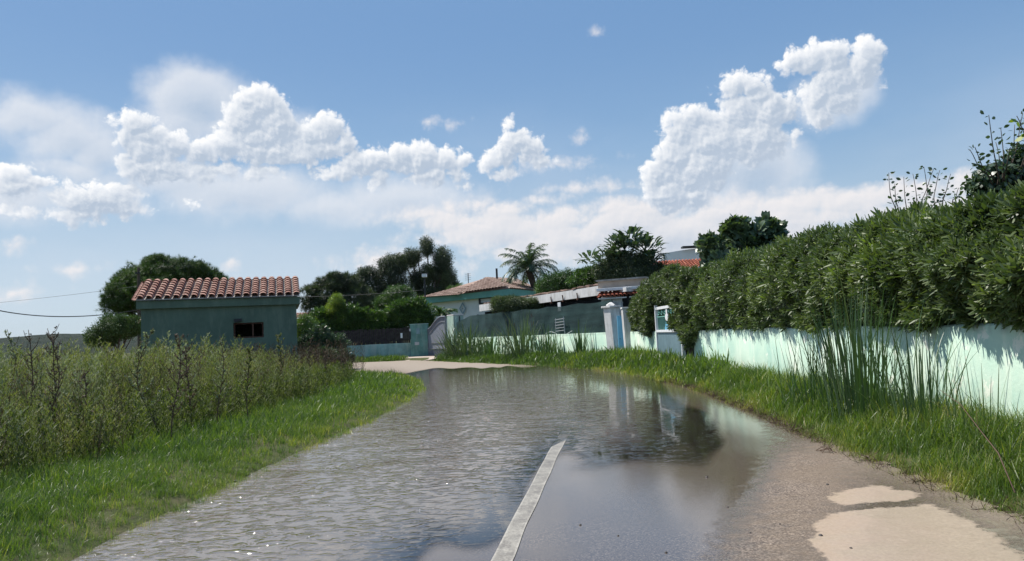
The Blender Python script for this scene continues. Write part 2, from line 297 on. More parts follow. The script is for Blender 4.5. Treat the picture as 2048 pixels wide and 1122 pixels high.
def m_water():
    m, t, o = mat('muddy_flood_water'); P = t.pos(); rip = t.attr('ripple')
    a = math.radians(12); wp = t.v('MULTIPLY', P, (0.85, 1.35, 1.0))
    wr = t.new('ShaderNodeVectorRotate', rotation_type='Z_AXIS'); t.l.new(wp, wr.inputs['Vector']); wr.inputs['Angle'].default_value = a
    w1 = t.noise(wr.outputs[0], 8.5, 2, 0.5, 0.8); w2 = t.noise(wr.outputs[0], 1.6, 1, 0.4, 0.2); w3 = t.noise(t.v('MULTIPLY', P, (1, 1.4, 1)), 11.0, 1, 0.5)
    w1 = t.step(w1, 0.46, 0.74, 0.0, 0.42)
    h = t.m('ADD', t.m('MULTIPLY', w1, 1.0), t.m('ADD', t.m('MULTIPLY', w2, 0.45), t.m('MULTIPLY', w3, 0.10)))
    patch = t.step(t.noise(P, 0.55, 3, 0.5), 0.35, 0.62, 0.55, 1.15)
    h = t.m('MULTIPLY', h, t.m('ADD', t.m('MULTIPLY', t.m('MULTIPLY', rip, patch), 0.042), 0.0010))
    b = t.new('ShaderNodeBump'); b.inputs['Strength'].default_value = 1.0; b.inputs['Distance'].default_value = 1.0; t.l.new(h, b.inputs['Height'])
    N = b.outputs[0]
    gl = t.new('ShaderNodeBsdfGlossy'); gl.inputs['Roughness'].default_value = 0.035; t.l.new(N, gl.inputs['Normal'])
    tp = t.new('ShaderNodeBsdfTransparent'); t.l.new(t.mix(t.step(t.attr('murk'), 0.0, 0.4), (1, 1, 1), (0.84, 0.76, 0.67)), tp.inputs[0])
    df = t.new('ShaderNodeBsdfDiffuse'); df.inputs[0].default_value = (0.44, 0.37, 0.30, 1)
    mx = t.new('ShaderNodeMixShader'); t.l.new(t.m('ADD', t.attr('murk'), t.step(t.attr('depth'), 0.0, 0.02, 0.0, 0.13)), mx.inputs[0]); t.l.new(tp.outputs[0], mx.inputs[1]); t.l.new(df.outputs[0], mx.inputs[2])
    fr = t.new('ShaderNodeFresnel'); fr.inputs['IOR'].default_value = 2.5; t.l.new(N, fr.inputs['Normal'])
    m2 = t.new('ShaderNodeMixShader'); t.l.new(fr.outputs[0], m2.inputs[0]); t.l.new(mx.outputs[0], m2.inputs[1]); t.l.new(gl.outputs[0], m2.inputs[2])
    cl_ = t.new('ShaderNodeBsdfTransparent'); m3 = t.new('ShaderNodeMixShader'); t.l.new(t.step(t.attr('depth'), 0.0, 0.0045), m3.inputs[0]); t.l.new(cl_.outputs[0], m3.inputs[1]); t.l.new(m2.outputs[0], m3.inputs[2])
    t.l.new(m3.outputs[0], o.inputs[0]); return m
WATER = m_water()

def m_ground():
    m, t, o = mat('earth_and_moss'); P = t.pos(); n = t.noise(P, 1.2, 7, 0.65); n2 = t.noise(P, 14, 6, 0.7)
    c = t.ramp(n, [(0.3, (0.050, 0.070, 0.024)), (0.5, (0.075, 0.085, 0.032)), (0.7, (0.13, 0.11, 0.06))])
    c = t.mix(t.step(n2, 0.5, 0.7, 0, 0.6), c, (0.10, 0.078, 0.05))
    pbr(t, o, c, 0.95, 0.15, bump=n2, bstr=0.8, bdist=0.03); return m
SOIL = m_ground()
def m_hill():
    m, t, o = mat('scrub_hillside'); P = t.pos(); n = t.noise(P, 0.03, 8, 0.7); n2 = t.noise(P, 0.18, 5, 0.7)
    c = t.ramp(t.m('MULTIPLY_ADD', n2, 0.5, t.m('MULTIPLY', n, 0.5)), [(0.35, (0.018, 0.030, 0.022)), (0.5, (0.040, 0.052, 0.036)), (0.68, (0.085, 0.085, 0.065))])
    pbr(t, o, c, 1.0, 0.05, bump=n2, bstr=1.0, bdist=6.0); return m
HILL = m_hill()
SPECK = plain('bubble_sparkle', (0.8, 0.8, 0.78), 0.2, 0.6, var=0.05)

# ------------------------------------------------------------------ mesh helpers
def put(o, parent=None, label=None, cat=None, group=None, kind=None):
    COL.objects.link(o)
    if parent: o.parent = parent
    if label: o['label'] = label
    if cat: o['category'] = cat
    if group: o['group'] = group
    if kind: o['kind'] = kind
    return o
def empty(name, loc, label, cat, group=None):
    o = bpy.data.objects.new(name, None); o.location = loc; o.empty_display_size = 0.3
    return put(o, None, label, cat, group)
def npmesh(name, V, Fq, material, tint=None, smooth=False, attrs=None):
    """V (n,3); Fq (m,k) uniform polygon array; tint per face"""
    me = bpy.data.meshes.new(name); V = np.asarray(V, dtype=np.float32); Fq = np.asarray(Fq, dtype=np.int32); m, k = Fq.shape
    me.vertices.add(len(V)); me.vertices.foreach_set('co', V.ravel())
    me.loops.add(m * k); me.loops.foreach_set('vertex_index', Fq.ravel())
    me.polygons.add(m); me.polygons.foreach_set('loop_start', np.arange(0, m * k, k, dtype=np.int32))
    if smooth: me.polygons.foreach_set('use_smooth', np.ones(m, dtype=bool))
    me.update(calc_edges=True); me.materials.append(material)
    if tint is not None:
        a = me.attributes.new('tint', 'FLOAT', 'FACE'); a.data.foreach_set('value', np.asarray(tint, dtype=np.float32))
    for kk, vv in (attrs or {}).items():
        a = me.attributes.new(kk, 'FLOAT', 'POINT'); a.data.foreach_set('value', np.asarray(vv, dtype=np.float32))
    return me
def off(me_V, parent):                 # world vertices to the parent's frame (parents are placed by location only)
    return np.asarray(me_V) - (np.array(parent.location) if parent else 0)
def part(name, V, Fq, material, parent=None, tint=None, smooth=False, **kw):
    V = off(V, parent); me = npmesh(name, V, Fq, material, tint, smooth)
    return put(bpy.data.objects.new(name, me), parent, **kw)

class MB:                              # polygon collector in world coordinates
    def __init__(s): s.v = []; s.f = []; s.t = []
    def poly(s, pts, t=0.5):
        b = len(s.v); s.v += [tuple(p) for p in pts]; s.f.append(tuple(range(b, b + len(pts)))); s.t.append(t)
    def faces(s, pts, fs, t=0.5):
        b = len(s.v); s.v += [tuple(p) for p in pts]
        for f in fs: s.f.append(tuple(b + i for i in f)); s.t.append(t)
    def obox(s, c, ax, ay, az, t=0.5):  # oriented box, half axes as vectors
        c, ax, ay, az = map(Vector, (c, ax, ay, az))
        P = [c + ax * i + ay * j + az * k for k in (-1, 1) for j in (-1, 1) for i in (-1, 1)]
        s.faces(P, [(0, 2, 3, 1), (4, 5, 7, 6), (0, 1, 5, 4), (2, 6, 7, 3), (0, 4, 6, 2), (1, 3, 7, 5)], t)
    def bar(s, a, b, w, h, up=(0, 0, 1), t=0.5):
        a, b = Vector(a), Vector(b); d = (b - a); L = d.length; d.normalize(); up = Vector(up)
        if abs(d.dot(up)) > 0.98: up = Vector((1, 0, 0))
        sd = d.cross(up).normalized(); u2 = sd.cross(d)
        s.obox((a + b) / 2, d * (L / 2), sd * (w / 2), u2 * (h / 2), t)
    def slab(s, a, b, z0, z1, th, t=0.5):  # wall from a to b (xy), thickness to the right-hand side of a->b
        a = Vector((a[0], a[1], 0)); b = Vector((b[0], b[1], 0)); d = (b - a).normalized(); n = Vector((d.y, -d.x, 0))
        c = (a + b) / 2 + n * (th / 2); s.obox(c + Vector((0, 0, (z0 + z1) / 2)), (b - a) / 2, n * (th / 2), Vector((0, 0, (z1 - z0) / 2)), t)
    def tube(s, pts, rad, n=7, t=0.5, cap=True):
        pts = [Vector(p) for p in pts]; b = len(s.v)
        for i, p in enumerate(pts):
            d = (pts[min(i + 1, len(pts) - 1)] - pts[max(i - 1, 0)]).normalized()
            u = d.cross(Vector((0.31, 0.95, 0.1))).normalized(); w = d.cross(u)
            r = rad[i] if hasattr(rad, '__len__') else rad
            for k in range(n):
                a = 2 * math.pi * k / n; s.v.append(tuple(p + (u * math.cos(a) + w * math.sin(a)) * r))
        for i in range(len(pts) - 1):
            for k in range(n):
                k2 = (k + 1) % n; s.f.append((b + i * n + k, b + i * n + k2, b + (i + 1) * n + k2, b + (i + 1) * n + k)); s.t.append(t)
        if cap:
            s.f.append(tuple(b + k for k in range(n))[::-1]); s.f.append(tuple(b + (len(pts) - 1) * n + k for k in range(n))); s.t += [t, t]
    def build(s, name, material, parent=None, smooth=False, bevel=0, **kw):
        me = bpy.data.meshes.new(name); o0 = np.array(parent.location) if parent else np.zeros(3)
        me.from_pydata([tuple(np.array(v) - o0) for v in s.v], [], s.f); me.materials.append(material)
        a = me.attributes.new('tint', 'FLOAT', 'FACE'); a.data.foreach_set('value', np.array(s.t, dtype=np.float32))
        if smooth: me.polygons.foreach_set('use_smooth', [True] * len(me.polygons))
        me.update(); o = bpy.data.objects.new(name, me)
        if bevel:
            md = o.modifiers.new('bevel', 'BEVEL'); md.width = bevel; md.segments = 2; md.limit_method = 'ANGLE'
        return put(o, parent, **kw)

def rotm(az, tilt, spin):              # Rz(az) Ry(tilt) Rz(spin), arrays
    ca, sa, ct, st, cs, ss = np.cos(az), np.sin(az), np.cos(tilt), np.sin(tilt), np.cos(spin), np.sin(spin)
    z = np.zeros_like(ca); o = z + 1
    A = np.stack([np.stack([ca, -sa, z], -1), np.stack([sa, ca, z], -1), np.stack([z, z, o], -1)], -2)
    B = np.stack([np.stack([ct, z, st], -1), np.stack([z, o, z], -1), np.stack([-st, z, ct], -1)], -2)
    C = np.stack([np.stack([cs, -ss, z], -1), np.stack([ss, cs, z], -1), np.stack([z, z, o], -1)], -2)
    return A @ B @ C
def scatter(tmpls, pos, R, scale, tint, tvar=0.08):
    """tmpls: list of (V, F, T) with quads; instances share them in turn -> V, F, tint"""
    Vs, Fs, Ts = [], [], []; base = 0; N = len(pos); idx = RNG.integers(0, len(tmpls), N); scale = np.broadcast_to(np.asarray(scale, float), (N,)) if np.ndim(scale) < 2 else scale
    for k, (tv, tf, tt) in enumerate(tmpls):
        s = np.where(idx == k)[0]
        if not len(s): continue
        sv = scale[s][:, None, None] if scale.ndim == 1 else scale[s][:, None, :]
        v = np.einsum('nij,nvj->nvi', R[s], tv[None] * sv) + pos[s][:, None, :]
        Vs.append(v.reshape(-1, 3)); n = len(s)
        Fs.append((tf[None] + (np.arange(n) * len(tv))[:, None, None] + base).reshape(-1, 4)); base += n * len(tv)
        Ts.append((tint[s][:, None] + tt[None] + RNG.normal(0, tvar, (n, len(tf)))).ravel())
    return np.concatenate(Vs), np.concatenate(Fs), np.clip(np.concatenate(Ts), 0, 1)
def blade(length, width, segs, bend, az, tilt0=0.15, base=(0, 0, 0), wp=None, droop=0.0):
    """a tapering curved strip leaving the base; bend = added tilt towards the tip"""
    V = []; F = []; p = np.array(base, float); tl = tilt0; d = np.array([math.cos(az), math.sin(az), 0]); sd = np.array([-math.sin(az), math.cos(az), 0])
    for i in range(segs + 1):
        u = i / segs; w = width * (wp(u) if wp else (1 - u) ** 0.7 * 0.9 + 0.06) / 2
        V += [p - sd * w, p + sd * w]
        p = p + (d * math.sin(tl) + np.array([0, 0, math.cos(tl)])) * length / segs; tl += bend / segs
    for i in range(segs): F.append((2 * i, 2 * i + 1, 2 * i + 3, 2 * i + 2))
    return V, F
def tmpl(parts, ts=None):
    V = []; F = []; T = []
    for k, (v, f) in enumerate(parts):
        b = len(V); V += list(v); F += [tuple(b + i for i in q) for q in f]; T += [ts[k] if ts is not None else 0.0] * len(f)
    return np.array(V, float), np.array(F, int), np.array(T, float)
LW = lambda u: math.sin(math.pi * min(1, max(0, u * 0.92 + 0.06))) ** 0.8
def grass_tuft(n, h, w, spread, segs=3):
    P = []; ts = []
    for i in range(n):
        a = random.uniform(0, 6.28); r = spread * random.random() ** 0.5; b = random.uniform(0, 6.28)
        P.append(blade(h * random.uniform(0.5, 1.1), w * random.uniform(0.7, 1.2), segs, random.uniform(0.3, 1.5), a, random.uniform(0.0, 0.45), (r * math.cos(b), r * math.sin(b), -0.02)))
        ts.append(random.choice([-0.1, 0, 0, 0.05, 0.1, 0.35 if random.random() < 0.3 else 0.0]))
    return tmpl(P, ts)
def rosette(n, L, w, t0=0.3, t1=1.35, segs=2, bend=0.5, wp=None):
    P = []; ts = []
    for i in range(n):
        u = (i + 0.5) / n; a = i * 2.4; P.append(blade(L * random.uniform(0.7, 1.1), w * random.uniform(0.8, 1.15), segs, random.uniform(0.1, bend), a, t0 + (t1 - t0) * u, (0, 0, -L * 0.35 * u), wp or LW)); ts.append(0.14 * (1 - u) - 0.05)
    return tmpl(P, ts)
def leafball(n, R_, L, w):             # loose cluster of small leaves, for trees seen from afar
    P = []
    for i in range(n):
        v = np.random.default_rng(random.randrange(10**6)).normal(size=3); v /= np.linalg.norm(v); r = R_ * random.random() ** 0.4
        P.append(blade(L * random.uniform(0.6, 1.2), w * random.uniform(0.7, 1.2), 2, random.uniform(-0.6, 0.8), math.atan2(v[1], v[0]) + random.uniform(-0.6, 0.6), math.acos(max(-1, min(1, v[2]))), tuple(v * r), LW))
    return tmpl(P)
def needleball(n, R_, w):
    P = []
    for i in range(n):
        a = random.uniform(0, 6.28); t = math.acos(random.uniform(-0.35, 1)); P.append(blade(R_ * random.uniform(0.7, 1.1), w, 1, 0, a, t, (0, 0, 0), lambda u: 1 - 0.6 * u))
    return tmpl(P)
def inclumps(clumps, n, shell=0.45, up=0.0):
    """points in ellipsoid clumps (cx,cy,cz,rx,ry,rz), nearer the surface, and outward directions"""
    cl = np.array(clumps, float); vol = (cl[:, 3] * cl[:, 4] * cl[:, 5]) ** (2 / 3); k = RNG.choice(len(cl), n, p=vol / vol.sum())
    v = RNG.normal(size=(n, 3)); v /= np.linalg.norm(v, axis=1)[:, None]
    r = 1 - shell * RNG.random(n) ** 1.6
    r *= 1 + 0.10 * np.sin(v[:, 0] * 7 + k) * np.cos(v[:, 2] * 6 + 1.7 * k) + RNG.normal(0, 0.09, n)
    p = cl[k, :3] + v * cl[k, 3:6] * r[:, None]; d = v / cl[k, 3:6]; d /= np.linalg.norm(d, axis=1)[:, None]; d[:, 2] += up; d /= np.linalg.norm(d, axis=1)[:, None]
    return p, d, k
def dirR(d, jit=0.35):
    d = d + RNG.normal(0, jit, d.shape); d /= np.linalg.norm(d, axis=1)[:, None]
    return rotm(np.arctan2(d[:, 1], d[:, 0]), np.arccos(np.clip(d[:, 2], -1, 1)), RNG.uniform(0, 6.28, len(d)))
def foliage(name, clumps, n, tmpls, size, material, parent, tint0=0.4, tvar=0.15, shell=0.45, up=0.3, jit=0.4, ctint=0.12):
    p, d, k = inclumps(clumps, n, shell, up); ct = RNG.normal(0, ctint, len(clumps))[k]
    V, Fq, T = scatter(tmpls, p, dirR(d, jit), size * RNG.uniform(0.75, 1.25, n), np.clip(tint0 + ct + RNG.normal(0, tvar, n), 0, 1))
    return part(name, V, Fq, material, parent, T)
# ------------------------------------------------------------------ terrain, road and flood water
def g2(px, py): p = G(px, py); return (p.x, p.y)
LEFT = [(-2.9, -6), (-2.85, 0)] + [g2(*p) for p in [(150,1122),(400,1010),(620,902),(760,838),(826,800),(845,780),(846,766),(828,756),(770,751),(700,749),(600,748)]]
LEFT.append((-60, LEFT[-1][1] - 4))
RIGHT = [(2.9, -6), (2.8, 0)] + [g2(*p) for p in [(2040,1085),(1800,972),(1700,928),(1600,880),(1500,828),(1430,798),(1350,768),(1230,744),(1130,735),(1040,730),(960,727.5),(880,724),(820,722),(700,727),(600,733)]]
RIGHT.append((-60, RIGHT[-1][1] - 4))
def resample(P, st=0.25):
    P = np.array(P); out = []
    for a, b in zip(P[:-1], P[1:]):
        n = max(1, int(np.linalg.norm(b - a) / st)); out += [a + (b - a) * i / n for i in range(n)]
    out.append(P[-1]); out = np.array(out)
    for _ in range(6): out[1:-1] = (out[:-2] + out[1:-1] * 2 + out[2:]) / 4
    return out
Lr = resample(LEFT); Rr = resample(RIGHT); ROAD = np.concatenate([Lr, Rr[::-1]])
def inside(x, y, poly):
    r = np.zeros(x.shape, bool); px, py = poly[:, 0], poly[:, 1]; qx, qy = np.roll(px, -1), np.roll(py, -1)
    for i in range(len(poly)):
        if py[i] == qy[i]: continue
        c = ((py[i] > y) != (qy[i] > y)) & (x < (qx[i] - px[i]) * (y - py[i]) / (qy[i] - py[i]) + px[i]); r ^= c
    return r
def dist_poly(x, y, P):                # distance to a polyline's (dense) points
    d = np.full(x.shape, 1e9)
    for p in P: d = np.minimum(d, (x - p[0]) ** 2 + (y - p[1]) ** 2)
    return np.sqrt(d)
def sdist(x, y):
    d = np.minimum(dist_poly(x, y, Lr), dist_poly(x, y, Rr)); return np.where(inside(x, y, ROAD), -d, d)
def fnoise(x, y, seed=0):              # cheap smooth noise from sines
    s = seed * 1.7; return (np.sin(x * 1.3 + 1.9 * np.sin(y * 0.9 + s) + s) + np.sin(y * 1.7 + 1.3 * np.sin(x * 1.1 - s) + 2 * s) + 0.6 * np.sin(x * 3.1 + y * 2.3 + s) + 0.4 * np.sin(5.3 * x - 4.1 * y + s)) / 3
def idw(pts, x, y, pw=0, lam=2e-5):
    """smooth (thin plate) surface through survey points, in ground bearing / inverse distance"""
    Q = np.array([(G(px, py).x / G(px, py).y, 1.25 / G(px, py).y) for (px, py, v) in pts]); v = np.array([p[2] for p in pts], float); v = v.reshape(-1)
    def K(a, b):
        r2 = ((a[:, None] - b[None]) ** 2).sum(-1) * 25 + 1e-12; return .5 * r2 * np.log(r2)
    n = len(Q); A = np.zeros((n + 3, n + 3)); A[:n, :n] = K(Q, Q) + lam * np.eye(n); A[:n, n] = 1; A[:n, n + 1:] = Q; A[n, :n] = 1; A[n + 1:, :n] = Q.T
    c = np.linalg.solve(A, np.r_[v, 0, 0, 0]); sh = np.shape(x); x = np.ravel(x); y = np.ravel(y); yy = np.maximum(y, 3.8); lo = Q.min(0) - .03; hi = Q.max(0) + .03
    P = np.stack([np.clip(x / yy, lo[0], hi[0]), np.clip(1.25 / yy, lo[1], hi[1])], 1); out = np.empty(len(P))
    for k in range(0, len(P), 20000): p = P[k:k + 20000]; out[k:k + 20000] = K(p, Q) @ c[:n] + c[n] + p @ c[n + 1:]
    return np.clip(out, v.min(), v.max()).reshape(sh)
ZP = [(200,1110,-.035),(500,1000,-.045),(700,900,-.045),(800,820,-.04),(900,1000,-.035),(1000,900,-.032),(1100,800,-.032),(900,780,-.04),(1000,750,-.03),(1200,775,-.03),(1290,820,-.012),(1240,900,-.006),(1340,925,-.002),(1180,930,-.003),(1380,870,-.004),(700,1060,-.03),(880,1050,-.010),(1250,765,-.02),
      (1340,780,0),(1400,815,-.001),(1445,850,0),(1450,900,0),(1410,943,0),(1270,948,0),(1130,955,0),(1060,1010,0),(940,1122,0),
      (1060,1110,.004),(1250,1020,.005),(1400,1000,.012),(1500,950,.02),(1600,1000,.035),(1500,1100,.03),(1560,850,.03),(1800,1000,.05),(2000,1122,.06),(1410,785,.02),(1330,762,.0),
      (880,725,.03),(700,738,.03),(820,727,.03),(600,740,.03),(780,742,.008),(850,738.5,.0),(900,736.3,.0),(950,734.8,.0),(1040,733,.0),(1130,738,-.01),(960,730,.02),(880,741,-.016),(865,745,-.02),(920,738.5,-.008),(950,738,-.012),(985,736.5,-.008),(1010,736,-.01),(830,743,-.002),(1070,736,-.006),(1000,731,.008),(1085,935,-.001),(1112,892,-.004),(1128,862,-.009),(1100,743,-.02)]
def zroad(x, y): return idw(ZP, x, y) + 0.0022 * fnoise(x * 1.5, y * 1.5, 3) * np.clip(7 / np.maximum(y, 3), 0.0, 1) ** 1.5
WET = [(1200,1050,1.2),(1000,1110,1.2),(1300,980,1.25),(1350,1110,.8),(1450,1000,.75),(1420,900,1.3),(1460,880,1.2),(1410,945,1.2),(1270,950,1.3),(1130,955,1.3),(1520,900,.7),(1440,840,1.25),(1400,810,1.25),(1345,778,1.25),(1550,1060,.35),(1490,830,.75),(1430,790,.85),(1600,930,.3),(1600,880,.55),(1560,1110,.35),(1700,980,.4),(1750,1025,.6),(1900,1040,.55),(2030,1110,.6),(1880,1000,.5),(900,900,1),(600,1000,1),(1000,760,1),(700,740,.15),(820,724,0),(1000,729,.3),(620,738,0)]
DRYP = [[(1652,1010),(1668,999),(1690,992),(1730,986),(1760,983),(1785,988),(1800,996),(1848,1007),(1838,1014),(1790,1019),(1740,1019),(1700,1024),(1664,1020)],
        [(1626,1064),(1640,1047),(1680,1037),(1740,1031),(1790,1030),(1850,1024),(1884,1030),(1888,1044),(1940,1058),(1962,1074),(1984,1088),(1998,1104),(2030,1120),(2060,1140),(2070,1190),(1630,1190),(1648,1122),(1618,1098)]]
def fdry(x, y):
    best = np.full(x.shape, -9.0)
    for P in DRYP:
        P = resample([g2(*p) for p in P + P[:1]], .03); m_ = (x > P[:, 0].min() - .4) & (x < P[:, 0].max() + .4) & (y < P[:, 1].max() + .4); xx, yy = x[m_], y[m_]; d = dist_poly(xx, yy, P); d = np.where(inside(xx, yy, P), d, -d); best[m_] = np.maximum(best[m_], d)
    return np.clip(.5 + best * 2.2, 0, 1)
DUST = [(820,723,1),(880,726,1),(960,728.5,1),(1040,731,.8),(700,728,.9),(620,733,.9),(620,745,.6),(700,746,.5),(760,740,.5),(1130,737,.1),(900,780,0),(1000,760,0),(1500,900,.18),(1650,930,.42),(1600,1000,.25),(1300,1000,0),(1750,970,.45),(1950,1060,.55),(1900,1030,.5),(1400,800,.05)]
def gridmesh(xs, ys, keep, zf):
    X, Y = np.meshgrid(xs, ys); k = keep(X, Y); Z = zf(X, Y); nx = len(xs)
    q = k[:-1, :-1] & k[1:, :-1] & k[:-1, 1:] & k[1:, 1:]; j, i = np.where(q); a = j * nx + i
    Fq = np.stack([a, a + 1, a + nx + 1, a + nx], 1); V = np.stack([X.ravel(), Y.ravel(), Z.ravel()], 1)
    u, inv = np.unique(Fq, return_inverse=True); return V[u], inv.reshape(Fq.shape)
ysr = np.concatenate([np.arange(-3, 3, .3), np.arange(3, 8, .05), np.arange(8, 20, .12), np.arange(20, 46, .3)])
xsr = np.concatenate([np.arange(-45, -8, .8), np.arange(-8, -3.2, .2), np.arange(-3.2, 3.6, .055), np.arange(3.6, 6, .3)])
def zr(X, Y): return zroad(X, Y)
V, Fq = gridmesh(xsr, ysr, lambda X, Y: sdist(X, Y) < 0.22, zr)
me = npmesh('road', V, Fq, ASPH, None, True, dict(sub=np.clip(-V[:, 2] / .004, 0, 1), wet=idw(WET, V[:, 0], V[:, 1]), dry=fdry(V[:, 0], V[:, 1]), dust=idw(DUST, V[:, 0], V[:, 1])))
put(bpy.data.objects.new('road', me), None, 'brown asphalt road, flooded on the left and bending left in front of the gates', None, None, 'structure')
# ground sheet
def zground(X, Y):
    d = sdist(X, Y); n = fnoise(X, Y, 1)
    up = np.clip(d / 1.0, 0, 1); up = up * up * (3 - 2 * up)
    left = X < 0
    z = np.where(d < 0, -0.16, -0.03 + 0.10 * np.clip(d / 0.3, 0, 1) * np.where(left, 0.55, 0.8) + up * np.where(left, 0.10, 0.14) + 0.02 * n * np.clip(d, 0, 1))
    z = np.where((d > 0) & ~left, z + 0.05 * np.clip(d - 1, 0, 1), z)
    return z
gx = np.concatenate([-np.geomspace(60, 2200, 26)[::-1], np.arange(-58, -8, 2), np.arange(-8, 7, .25), np.arange(7, 30, 2), np.geomspace(31, 2200, 26)])
gy = np.concatenate([-np.geomspace(8, 2200, 20)[::-1], np.arange(-7.5, 2, 1), np.arange(2, 30, .25), np.arange(30, 60, 1), np.geomspace(61, 2200, 26)])
def zg2(X, Y):
    near = (np.abs(X) < 70) & (np.abs(Y) < 70); z = np.full(X.shape, 0.12); z[near] = zground(X[near], Y[near]); return z
V, Fq = gridmesh(gx, gy, lambda X, Y: np.ones(X.shape, bool), zg2)
put(bpy.data.objects.new('ground', npmesh('ground', V, Fq, SOIL, None, True)), None, 'earth and short growth under the verges and fields', None, None, 'structure')
# flood water sheet
RIP = [(300,1080,.75),(420,1030,.9),(600,950,1),(650,1000,.75),(850,1000,.45),(850,1100,.15),(1000,1000,.15),(1000,930,.55),(1000,880,.9),(900,850,1),(750,870,.95),(1090,850,.9),(850,790,.15),(950,755,.04),(1150,755,.04),(1100,800,.7),(1170,825,.25),(1250,800,.05),(1350,850,.04),(1250,930,.03),(1150,1000,.02),(1400,950,.02),(790,815,.3),(600,1100,.35),(450,1110,.55),(880,820,.5),(1000,800,.5),(900,740,.01),(1190,900,.05),(1140,890,.3),(740,1060,.3)]
V, Fq = gridmesh(xsr, ysr, lambda X, Y: sdist(X, Y) < 0.20, lambda X, Y: 0 * X)
dp0 = -zroad(V[:, 0], V[:, 1]); mk = np.clip(dp0 * 8, 0.0, 0.24)
put(bpy.data.objects.new('water', npmesh('water', V, Fq, WATER, None, True, dict(ripple=idw(RIP, V[:, 0], V[:, 1], 2.6), murk=mk, depth=dp0))), None, 'shallow rippled muddy flood water lying on the road', None, None, 'structure')
# edge line of the lane
lp = np.array([g2(*p) for p in [(985,1160),(1010,1112),(1035,1050),(1062,1000),(1086,950),(1107,905),(1122,880),(1132,862),(1138,848)]]); lp = resample(lp, 0.08)
tg = np.gradient(lp, axis=0); tg /= np.linalg.norm(tg, axis=1)[:, None]; nr = np.stack([tg[:, 1], -tg[:, 0]], 1)
wv = 0.060 + 0.002 * np.sin(np.arange(len(lp)) * .4)
A = lp - nr * wv[:, None]; B = lp + nr * wv[:, None]
V = np.concatenate([np.c_[A, zroad(A[:, 0], A[:, 1]) + .005], np.c_[B, zroad(B[:, 0], B[:, 1]) + .005]]); n = len(lp)
Fq = np.array([(i, n + i, n + i + 1, i + 1) for i in range(n - 1)])
put(bpy.data.objects.new('road_line', npmesh('road_line', V, Fq, LINE, attrs=dict(across=np.r_[np.full(n, -1.0), np.zeros(0), np.full(n, 1.0)]))), None, 'worn white line painted along the middle of the wet road', None, None, 'structure')
# white specks on the water: bubbles, and sun sparkle painted as solid dots
N = 150; bp = [];
cand = RNG.uniform([-2.6, 4.2], [2.6, 26], (6000, 2)); cand = cand[(sdist(cand[:, 0], cand[:, 1]) < -0.1) & (zroad(cand[:, 0], cand[:, 1]) < -0.004)]
wgt = 1 / cand[:, 1] ** 0.6; cand = cand[RNG.choice(len(cand), min(N, len(cand)), replace=False, p=wgt / wgt.sum())]
hs = []; hf = []
for i in range(3):
    for k in range(5): a = 2 * math.pi * k / 5; r = math.cos(i * 0.75); hs.append((r * math.cos(a), r * math.sin(a), math.sin(i * 0.75)))
for i in range(2):
    for k in range(5): hf.append((i * 5 + k, i * 5 + (k + 1) % 5, i * 5 + 5 + (k + 1) % 5, i * 5 + 5 + k))
hb = (np.array(hs), np.array(hf), np.zeros(len(hf)))
n = len(cand); fs = RNG.uniform(0.3, 1.0, n) * (0.003 + 0.0004 * cand[:, 1]); V, Fq, T = scatter([hb], np.c_[cand, np.zeros(n) - 0.0002], rotm(RNG.uniform(0, 6, n), np.zeros(n), np.zeros(n)), np.stack([fs, fs, fs * .3], 1), np.zeros(n))
part('water_specks', V, Fq, SPECK, None, None, True, label='white specks of bubbles and painted sun sparkle on the flood water', cat='water_specks', kind='stuff')
# stones on the wet road
for i, (px, py, r) in enumerate([(1160,1042,.010),(1236,1064,.008),(1455,1012,.009),(1642,1074,.012),(1655,972,.011),(1413,948,.014),(1560,1050,.007),(1332,1100,.009),(1500,1066,.008),(1702,1100,.008)]):
    p = G(px, py, 0.03); z = float(zroad(np.array([p.x]), np.array([p.y]))[0]); m = MB(); pts = []
    for a in range(3):
        for k in range(7):
            q = 2 * math.pi * k / 7; rr = r * [1.0, .8, .35][a] * random.uniform(.8, 1.2); pts.append((p.x + rr * math.cos(q), p.y + rr * 1.2 * math.sin(q), z + r * [0, .5, .75][a]))
    m.faces(pts, [(a * 7 + k, a * 7 + (k + 1) % 7, a * 7 + 7 + (k + 1) % 7, a * 7 + 7 + k) for a in range(2) for k in range(7)] + [tuple(range(14, 21))])
    LB = ['small dark stone on wet asphalt just right of the white line','tiny stone on wet asphalt further right of the white line','little stone on brown asphalt left of the dry sandy patch, farther one','dark stone on the left part of the dry sandy patch','dark stone on brown asphalt above the dry sandy patch','largest dark stone at the right end of the puddle edge','tiny stone on brown asphalt close left of the dry sandy patch','small stone at the bottom of the photo between white line and sandy patch','small stone on brown asphalt left of the dry sandy patch, nearer one','tiny dark stone low on the dry sandy patch']
    m.build('pebble', STONE, None, True, label=LB[i], cat='stone', group='pebbles scattered on the road')
